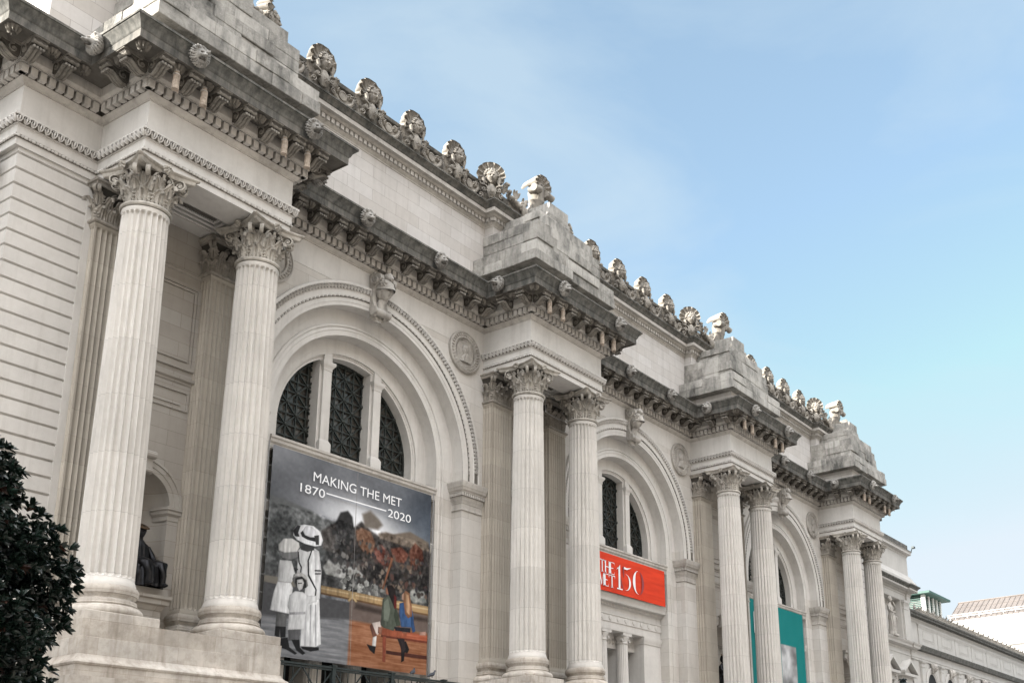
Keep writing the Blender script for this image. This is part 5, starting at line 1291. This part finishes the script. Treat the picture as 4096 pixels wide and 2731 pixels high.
PIC = [
(58,58,58,12,2,590,173,613,374,627,598,644,800,637,1013,664,1008,362,519,352,-3,357),
(92,94,94,8,1,751,34,747,67,750,104,744,164,734,225,728,297,703,369,704,500,687,504,624,236,567,-1,530),
(70,72,72,10,0,663,85,676,171,643,249,630,339,604,313,461,2,387),
(55,50,47,8,292,640,352,685,405,713,490,700,535,743,595,708,655,689,755,719,858,733,956,720,1001,695,997,507,858,507,664,528,565,541,453,534,307,551),
(112,98,84,7,644,703,693,722,744,721,805,742,857,758,911,745,988,727,996,677,798,670,656,681),
(45,44,44,6,378,706,402,759,447,778,477,753,491,684,488,573,378,566),
(120,84,62,6,500,687,537,711,595,700,627,650,612,566,553,586,513,626),
(112,102,92,12,537,784,589,813,650,778,672,754,643,723,556,715),
(108,58,46,5,619,616,667,650,740,592,763,547,683,540,622,568),
(110,60,44,5,728,639,799,662,852,631,824,575,751,578),
(36,33,32,5,547,537,703,528,857,532,991,532,996,390,810,425,591,435,512,475),
(150,150,146,4,313,461,346,505,383,482,417,516,465,490,511,499,570,455,460,423,333,427),
(120,124,120,4,863,393,872,435,902,461,935,446,967,452,989,389,895,378),
(100,56,40,3,852,648,892,706,947,676,961,594,866,567),
(150,92,60,2,735,591,749,590,693,413,683,416),
(70,70,72,4,-3,357,311,355,314,310,512,312,517,228,490,224,-11,158),
(104,88,80,4,483,338,1002,332,998,216,486,220),
(118,119,122,14,-12,172,495,225,499,-8,96,-9,2,8),
(150,92,58,10,490,224,999,225,1002,-3,485,-2),
(110,104,94,3,-2,364,165,370,168,334,-3,332),
(182,146,96,2,309,368,1000,372,1000,322,311,329),
(224,192,140,2,309,358,1000,361,1000,352,310,350),
(120,84,48,2,311,334,1000,330,1000,321,312,325),
(196,164,110,1,468,363,477,370,532,325,523,317),
(196,164,110,1,518,370,530,368,481,315,469,319),
(60,48,42,12,522,314,715,305,1000,307,1001,287,716,281,514,286),
(96,96,96,2,79,200,133,201,132,136,106,69,79,94),
(30,30,32,2,79,136,132,140,134,91,109,87,102,125,101,90,77,92),
(222,222,222,2,73,346,142,351,156,328,146,203,43,207,57,296),
(205,205,204,2,77,450,138,457,164,395,146,352,73,346,72,414),
(120,120,120,2,64,493,176,516,174,482,134,460,89,462),
(214,212,208,2,64,522,90,556,134,566,173,553,179,532,164,506,99,489,67,494),
(232,232,232,1,172,515,195,539,264,542,286,532,306,437,304,309,330,83,297,65,217,61,219,149,224,369,172,397),
(222,222,222,1,260,534,286,532,306,429,308,302,287,291,273,408),
(196,196,198,2,234,260,240,261,247,66,239,65),
(196,196,198,2,257,264,264,265,274,65,266,64),
(190,190,192,2,283,268,289,269,305,73,296,70),
(28,28,30,1,169,507,175,509,184,458,198,439,195,401,189,401,191,434,176,457),
(28,28,30,1,243,530,249,530,234,476,240,409,286,343,284,305,277,306,279,340,233,401,226,474),
(60,60,60,2,191,546,254,555,260,534,222,518,184,522),
(50,50,52,1,268,437,302,442,303,435,269,430),
(50,50,52,1,270,421,303,427,304,421,271,415),
(50,50,52,1,153,426,176,426,177,418,154,418),
(236,236,238,1,138,609,155,632,196,649,248,653,288,632,306,593,297,564,263,553,211,554,160,565,139,583),
(42,42,44,1,178,603,190,617,212,599,269,597,262,576,218,578,188,586),
(226,226,230,1,190,617,205,643,239,647,262,633,269,600,234,593,204,598),
(34,34,36,1,136,605,159,636,176,637,165,600,175,584,160,580,147,581),
(70,68,68,1,255,605,281,614,284,565,267,562,261,583),
(24,24,26,1,221,59,318,67,319,53,273,41,230,49),
(90,90,92,1,146,131,211,140,211,83,150,78),
(214,214,214,1,140,292,169,316,211,319,242,306,286,313,290,284,244,266,238,232,236,144,142,127,145,217,134,237),
(170,170,172,2,146,210,234,227,235,216,147,199),
(26,26,28,1,105,83,145,92,158,48,203,25,191,17,141,35,104,41),
(26,26,28,1,166,84,211,90,217,55,247,30,232,21,198,38),
(110,108,106,1,149,370,155,394,192,409,227,392,238,353,222,336,168,337),
(190,188,184,1,151,378,163,399,196,412,224,400,234,378,206,390,172,388),
(36,34,34,1,165,377,201,393,225,377,230,344,210,333,174,338,165,355),
(196,194,192,1,175,372,205,381,215,364,208,333,192,321,178,339),
(70,68,68,1,181,358,204,363,204,358,182,353),
(176,84,52,1,669,208,700,212,1000,215,999,180,690,175),
(122,50,32,1,688,175,999,182,999,171,688,166),
(150,66,42,1,698,172,721,172,721,39,702,41),
(86,40,30,1,723,101,1000,104,1001,84,724,84),
(214,196,186,1,627,229,680,246,690,214,668,172,634,195),
(120,72,56,1,614,212,629,228,648,197,661,171,648,131,630,175),
(228,222,216,1,637,157,661,168,658,109,633,110),
(26,24,26,1,597,117,627,114,658,113,651,73,619,89),
(84,92,78,1,692,365,730,387,777,355,804,286,793,245,769,208,699,216,684,229),
(104,112,98,3,702,351,726,371,744,317,732,252,702,255),
(64,74,60,1,778,339,801,286,815,244,790,235,770,289),
(150,98,76,1,793,238,814,241,861,206,830,205),
(150,98,76,1,670,216,697,215,688,179,668,184),
(150,96,72,1,706,423,723,438,734,412,725,390,710,396),
(34,26,26,1,713,436,748,447,774,427,785,340,774,324,752,359,730,391),
(112,30,30,2,765,401,783,388,785,325,768,329),
(34,34,42,1,773,230,880,237,881,213,784,212),
(26,24,26,1,822,153,853,165,877,124,866,103,847,104,845,61,827,51),
(46,36,38,1,796,173,842,175,854,125,830,91,819,129),
(52,92,148,1,803,359,843,373,886,348,901,293,903,244,819,236,805,303),
(38,72,120,1,876,338,896,300,917,226,897,215,884,258),
(150,98,66,1,819,406,840,434,867,422,886,356,890,303,862,287,841,308,831,363),
(206,156,112,2,839,418,860,413,873,354,872,305,851,318,845,374),
(196,150,124,1,816,406,829,420,830,379,818,382),
(190,140,120,1,944,225,986,233,989,213,947,209),
(168,164,160,1,495,994,498,994,502,-4,499,-4),
]
# ================================================================== banners
def vmat(name, rough=.75):
    m, t, b = newmat(name); a = t.nodes.new('ShaderNodeVertexColor'); a.layer_name = 'print'
    t.links.new(a.outputs[0], b.inputs['Base Color']); b.inputs['Roughness'].default_value = rough; b.inputs['Specular IOR Level'].default_value = .2
    return m
def s2l(c): c = np.asarray(c, float)/255; return np.where(c < .04045, c/12.92, ((c+.055)/1.055)**2.4)
def vnoise(U, V, f, seed):
    r = np.random.RandomState(seed); n = int(f)+3; g = r.rand(n, n*2); x = U*f; y = V*f
    xi = x.astype(int); yi = y.astype(int); a = x-xi; b = y-yi; a = a*a*(3-2*a); b = b*b*(3-2*b)
    return (g[yi, xi]*(1-a)+g[yi, xi+1]*a)*(1-b)+(g[yi+1, xi]*(1-a)+g[yi+1, xi+1]*a)*b
def fbm(U, V, f, seed, o=4): return sum(vnoise(U, V, f*2**i, seed+i)/2**i for i in range(o))/sum(.5**i for i in range(o))
def paint_poly(img, U, V, pts, col, soft, sc=1.0):
    P = np.array(pts, float).reshape(-1, 2)/1000; x, y = P[:, 0], P[:, 1]; e = soft*.0013+.0014
    i0 = (U > x.min()-2*e) & (U < x.max()+2*e) & (V > y.min()-2*e) & (V < y.max()+2*e)
    u, v = U[i0], V[i0]; ins = np.zeros(u.shape, bool); dist = np.full(u.shape, 9.)
    for k in range(len(x)):
        x1, y1, x2, y2 = x[k-1], y[k-1], x[k], y[k]
        c = ((y1 > v) != (y2 > v)); xx = (x2-x1)*(v-y1)/((y2-y1) if y2 != y1 else 1e-9)+x1; ins ^= c & (u < xx)
        L2 = (x2-x1)**2+(y2-y1)**2+1e-12; t = np.clip(((u-x1)*(x2-x1)+(v-y1)*(y2-y1))/L2, 0, 1)
        dist = np.minimum(dist, np.hypot(u-x1-t*(x2-x1), v-y1-t*(y2-y1)))
    sd = np.where(ins, dist, -dist); al = np.clip(sd/e+.5, 0, 1)[:, None]
    tt = np.clip((u-x.min())/(x.max()-x.min()+1e-6), 0, 1); wv = fbm(np.clip(u*2.2, 0, 1.9), np.clip(v*.5, 0, 1), 40, int(x[0]*997) % 97, 3)-.5
    sh = 1-.26*(1-tt)**1.5-.10*tt**4+wv*.34-.10*np.clip(1-dist/.006, 0, 1)
    img[i0] = img[i0]*(1-al)+np.array(col, float)*al*(np.clip(sh, .4, 1.08)[:, None] if soft <= 2 else 1)
def banner(name, label, x0, x1, z0, z1, y, img, nu, nv, amp=.02):
    t = thing(name, label, 'banner', ((x0+x1)/2, y, z0), None)
    W_, H_ = x1-x0, z1-z0; mb = MB()
    def fn(u, v): return ((u-.5)*W_, amp*(math.sin(u*9+v*3)+.6*math.sin(v*13-u*4))*math.sin(PI*u)*(1-.6*v)-.01*math.cos(u*PI*14)*(1-v), v*H_)
    mb.grid(nu, nv, fn); me = mb.mesh('printed_cloth', [vmat('printed_'+name)], 180)
    ca = me.color_attributes.new('print', 'FLOAT_COLOR', 'POINT')
    col = np.ones((nv*nu, 4), np.float32); col[:, :3] = s2l(img).reshape(-1, 3)*.9; ca.data.foreach_set('color', col.ravel())
    part('printed_cloth', me, None, t); return t, W_, H_
def ties(t, W_, H_, sides=(-1, 1), step=.55):
    for s in sides:
        mb = MB(); n = int(H_/step)
        for i in range(n+1):
            z = .1+(H_-.2)*i/n; mb.tube([(s*W_/2, 0, z), (s*(W_/2+.12), .02, z+(.03 if i % 2 else -.02))], .009, 4)
        mb.tube([(s*(W_/2+.125), .02, -.1), (s*(W_/2+.125), .02, H_+.1)], .014, 5)
        part('lacing', mb, M_wire, t)
M_ink = plain('white_print', (.78, .78, .78), .7, var=.02)
def grid_uv(nu, nv):
    return np.meshgrid(np.linspace(0, 1, nu), np.linspace(0, 1, nv))
nu, nv = 400, 380
U, V = grid_uv(nu, nv)
def g_(u0, v0, su, sv): return np.exp(-((U-u0)/su)**2-((V-v0)/sv)**2)
base = np.array([96., 98, 103])[None, None]+0*U[..., None]
n1 = fbm(U, V, 4, 1)[..., None]; n2 = fbm(U, V, 14, 8)[..., None]; n3 = fbm(U, V, 60, 21, 3)[..., None]
warm = np.clip((U-.45)*2.2, 0, 1)[..., None]
img = base+(n1-.5)*70+(1-V[..., None])*12
img += g_(.5, .74, .22, .12)[..., None]*np.array([135., 134, 132]); img += g_(.78, .68, .16, .1)[..., None]*np.array([88., 84, 78])
img += g_(.02, .97, .3, .12)[..., None]*25; img -= g_(1.0, .75, .25, .3)[..., None]*np.array([38., 30, 22])
for k, p_ in enumerate(PIC):
    c = np.array(p_[:3], float); paint_poly(img, U, V, p_[4:], c, p_[3])
    if k == 4: img[:, :] = img
    if k == 13:                                # broken clumps of a generic river scene
        q = random.Random(4)
        for _ in range(2): img[1:-1, 1:-1] = (img[1:-1, 1:-1]*2+img[:-2, 1:-1]+img[2:, 1:-1]+img[1:-1, :-2]+img[1:-1, 2:])/6
        m_ = ((V > .30) & (V < .72))
        tex = (n2[..., 0]-.5)*95+(n3[..., 0]-.5)*70
        img += np.where(m_, tex, 0)[..., None]*(1+warm*np.array([.1, 0, -.1]))
        for i in range(230):
            u0 = q.uniform(.36, .99); v0 = q.uniform(.42, .64-.10*u0+.06); r0 = q.uniform(4, 12); c = q.choice(((104, 78, 62), (66, 56, 50), (132, 110, 90), (40, 38, 36), (92, 56, 46), (88, 84, 78), (48, 44, 50), (56, 46, 40)))
            k2 = max(.15, min(1, (u0-.35)*2.4)); g = sum(c)/3; c = tuple(lerp(g, x, k2*.8) for x in c)
            pts = []
            for j in range(6): a = j*PI/3+q.random()*.6; pts += [u0*1000+r0*(.6+q.random())*math.cos(a), v0*1000+r0*1.5*(.5+q.random())*math.sin(a)]
            paint_poly(img, U, V, pts, c, 3)
        for _ in range(1): img[1:-1, 1:-1] = (img[1:-1, 1:-1]*2+img[:-2, 1:-1]+img[2:, 1:-1]+img[1:-1, :-2]+img[1:-1, 2:])/6
        for i in range(70):
            u0, v0 = q.choice(((.52, .40), (.62, .385), (.95, .27))); u0 += q.uniform(-.09, .09)*(.5 if u0 > .9 else 1); v0 += q.uniform(-.03, .035)
            g = q.uniform(95, 190); pts = []
            for j in range(5): a = j*PI*.4+q.random()*.6; pts += [u0*1000+14*(.5+q.random())*math.cos(a), v0*1000+13*(.5+q.random())*math.sin(a)]
            paint_poly(img, U, V, pts, (g, g, g*.97), 1)
fl = (V < .26)
streak = (fbm(U*.25, np.clip(V*3, 0, 1), 40, 77, 3)-.5)*60
img += np.where(fl & (np.abs(img.mean(-1)-120) < 22), streak, 0)[..., None]
img += (n3-.5)*16
img = img*.80+img.mean(-1)[..., None]*.20
img = np.clip(img, 10, 245)
t, W_, H_ = banner('picture_banner', 'large picture banner of white-dressed women and seated visitors in the nearest arch', 4.17, 10.68, 5.05, 11.2, .36, img, nu, nv)
def letters(parent, nm, s, x, z, h, W_, H_, x0, z0, width=None, y=-.075, mat=None, ox=0):
    me = text_obj('c', s, h/.73, None, mat or M_ink, 0, 0, align='LEFT', ext_=.0, off=ox)
    xs = [v.co.x for v in me.vertices]; k = 1 if not width else width/(max(xs)-min(xs)); m0 = min(xs)
    for v in me.vertices: v.co.x = (v.co.x-m0)*k
    return ob(nm, me, parent, (x-x0-W_/2, y, z-z0), (PI/2, 0, 0))
B = (W_, H_, 4.17, 5.05)
letters(t, 'lettering', 'MAKING THE MET', 5.62, 10.43, .31, *B, width=3.62)
letters(t, 'lettering', '1870', 5.16, 9.99, .28, *B, width=.92)
letters(t, 'lettering', '2020', 8.66, 9.99, .28, *B, width=1.02)
mb = MB(); mb.box(6.14-4.17-W_/2, 8.58-4.17-W_/2, -.078, -.074, 10.14-5.05, 10.18-5.05); part('line', mb, M_ink, t)
ties(t, W_, H_)
# red banner over the centre doors
nu, nv = 60, 24; U, V = grid_uv(nu, nv)
img = np.zeros((nv, nu, 3))+np.array([208., 62, 36]); img += (fbm(U*.4, V, 14, 5)-.5)[..., None]*np.array([46, 20, 12])
t, W_, H_ = banner('red_banner', 'red banner with white THE MET 150 logo over the middle arch doors', 19.25, 25.62, 9.54, 11.18, .36, img, nu, nv, .013)
M_shad = plain('dark_red_print', (.26, .05, .055), .8, var=.03)
def glyph(mb, strokes, ox, oz, sx, sz, mat=0):
    for st in strokes:
        if st[0] == 'b': _, x0, x1, z0, z1 = st[:5]; mb.add([(ox+x0*sx, -.03, oz+z0*sz), (ox+x1*sx, -.03, oz+z0*sz), (ox+x1*sx, -.03, oz+z1*sz), (ox+x0*sx, -.03, oz+z1*sz)], [(0, 1, 2, 3)], mat)
        else:
            P = st[1]; mb.add([(ox+x*sx, -.03, oz+z*sz) for x, z in P], [tuple(range(len(P)))], mat)
Tg = [('b', .42, .58, 0, 1), ('b', .0, 1.0, .94, 1), ('p', [(0, .94), (.07, .94), (.02, .72)]), ('p', [(.93, .94), (1, .94), (.98, .72)]), ('b', .3, .7, 0, .04)]
Hg = [('b', .08, .26, 0, 1), ('b', .74, .92, 0, 1), ('b', .26, .74, .48, .54), ('b', 0, .34, 0, .04), ('b', .66, 1, 0, .04), ('b', 0, .34, .96, 1), ('b', .66, 1, .96, 1)]
Eg = [('b', .08, .28, 0, 1), ('b', 0, .9, 0, .05), ('b', 0, .9, .95, 1), ('b', .28, .7, .48, .54), ('p', [(.84, .05), (.9, .05), (.96, .28)]), ('p', [(.9, .95), (.84, .95), (.92, .74)])]
Mg = [('b', .1, .16, 0, 1), ('b', .76, .94, 0, 1), ('p', [(.1, 1), (.28, 1), (.54, .12), (.46, .0)]), ('p', [(.48, .0), (.54, .12), (.82, 1), (.76, 1)]), ('b', 0, .26, 0, .04), ('b', .68, 1, 0, .04)]
mb = MB(); bx, bz = 19.25+W_/2, 9.54
def G(g, x, z, w, h): glyph(mb, g, x-bx, z-bz, w, h)
G(Tg, 20.50, 10.31, .40, .53); G(Hg, 20.86, 10.31, .42, .53); G(Eg, 21.22, 10.31, .40, .53)
ob('lettering', mb.mesh('lettering', [M_ink, M_shad], 0), t); mb = MB()
G(Mg, 20.42, 9.74, .46, .53); G(Eg, 20.83, 9.74, .34, .53); G(Tg, 21.18, 9.74, .44, .53)
ob('lettering', mb.mesh('lettering', [M_ink, M_shad], 0), t); mb = MB()
def arc(cx, cz, rx, rz, a0, a1, t0, t1, n=18):
    V_ = []
    for i in range(n+1):
        a = R(lerp(a0, a1, i/n)); k = math.sin(PI*i/n); th = lerp(t0, t1, k)
        V_ += [((cx+rx*math.cos(a)), (cz+rz*math.sin(a))), ((cx+(rx-th)*math.cos(a)), (cz+(rz-th*.3)*math.sin(a)))]
    return V_, n
def putarc(A, mat=0):
    V_, n = A; mb.add([(x-bx, -.031, z-bz) for x, z in V_], [(2*i, 2*i+1, 2*i+3, 2*i+2) for i in range(n)], mat)
G([('b', .35, .62, .04, .92), ('p', [(.35, .92), (.62, .92), (.62, 1.03)]), ('p', [(0, .78), (.35, .86), (.62, 1.03)]), ('b', .1, .95, 0, .05)], 21.72, 9.75, .48, 1.06)
putarc(arc(22.42, 10.14, .40, .36, 88, -92, .02, .13)); putarc(arc(22.42, 10.14, .38, .36, 150, 268, .02, .10), 1)
G([('p', [(.0, 1.0), (.10, 1.02), (.12, .55), (.05, .55)])], 22.22, 9.78, .9, 1.02); mb.m[-1] = 1
G([('p', [(.0, .93), (.3, .92), (.62, 1.04), (.66, 1.06), (.3, 1.0), (.1, 1.02)])], 22.25, 9.78, .95, 1.0)
putarc(arc(23.42, 10.28, .44, .52, 92, 268, .02, .19)); putarc(arc(23.42, 10.28, .44, .52, 88, -88, .02, .17), 1)
me = mb.mesh('lettering', [M_ink, M_shad], 0); ob('lettering', me, t)
ties(t, W_, H_, (1,))
# teal banner in the far arch
nu, nv = 90, 90; U, V = grid_uv(nu, nv)
img = np.zeros((nv, nu, 3))+np.array([14., 116, 114]); img += (fbm(U, V, 6, 5)-.5)[..., None]*10
ins = (U > .535) & (U < .83) & (V < .685); n_ = fbm(U, V, 9, 31)
g = 150+(n_-.5)*150; hill = V < .28-.1*(U-.55)+.03*np.sin(U*22); g = np.where(hill, 70+40*n_, g); g = np.where(hill & (np.abs(U-.60-(.2-V)*.6) < .006), 190, g)
for c in range(3): img[..., c] = np.where(ins, g, img[..., c])
t, W_, H_ = banner('teal_banner', 'teal banner with grey landscape photograph in the farthest arch', 33.90, 40.33, 5.05, 11.25, .36, img, nu, nv)
mb = MB(); x_ = -W_/2
for (a, b, c, d) in ((.3, .36, 5.55, 4.4), (.3, .75, 5.50, 5.55), (.3, .62, 4.95, 5.0), (.3, .75, 4.4, 4.45), (.42, .5, 5.2, 3.9)): mb.box(x_+a, x_+b, -.06, -.055, min(c, d), max(c, d))
part('white_mark', mb, M_ink, t)
ties(t, W_, H_)


# ---- lower link block on the left of the front, mirrored
mb = MB(); mb.box(-26, -4.3, WY, 12, GZ, 16.0); mb.sweep([(-26, WY), (-4.3, WY)], [(0, 14.98), (0, 15.38), (.04, 15.42), (.08, 15.52), (.08, 15.70), (.2, 15.76), (.45, 15.77), (.45, 15.90), (.52, 15.98), (.66, 16.14), (0, 16.3)])
mp_('link_block', mb, M_range)
mb = MB(); mb.box(-17.4, -6.6, 1.5, 12, 16.2, 19.9); mp_('link_attic', mb, M_range)
# ---- houses on the other side of the street, behind the camera
M_hs = [plain('house_stone_'+c, v, .85, var=.1, vs=.7) for c, v in (('buff', (.36, .33, .29)), ('tan', (.32, .28, .24)), ('cream', (.40, .37, .34)))]
for i, (xa, xb, h, nm) in enumerate(((-95, -38, 44, 'buff stone apartment house across the street, the southern one'), (-36, 28, 52, 'tall tan apartment house across the street facing the museum'), (30, 95, 40, 'cream apartment house across the street, the northern one'))):
    t = thing('apartment_house', nm, 'building', ((xa+xb)/2, -56, GZ), 'houses across the street'); w = (xb-xa)/2
    mb = MB(); mb.box(-w, w, -18, 0, 0, h); mb.sweep([(w, -18), (w, 0), (-w, 0), (-w, -18)], [(0, h-1.6), (.2, h-1.4), (.9, h-1), (1, h-.4), (0, h-.3)]); mb.sweep([(w, -18), (w, 0), (-w, 0), (-w, -18)], [(0, 9), (.2, 9.1), (.4, 9.4), (0, 9.6)]); part('wall', mb, M_hs[i], t)
    mb = MB(); n_ = int(2*w/3.4)
    for a_ in range(n_):
        for b_ in range(int((h-4)/3.4)): x = -w+1.7+a_*2*w/n_; mb.box(x-.1, x+1.1, -.1, .03, 2+b_*3.4, 3.9+b_*3.4)
    o = part('windows', mb, M_glass, t); o.name = 'window'; o['kind'] = 'stuff'
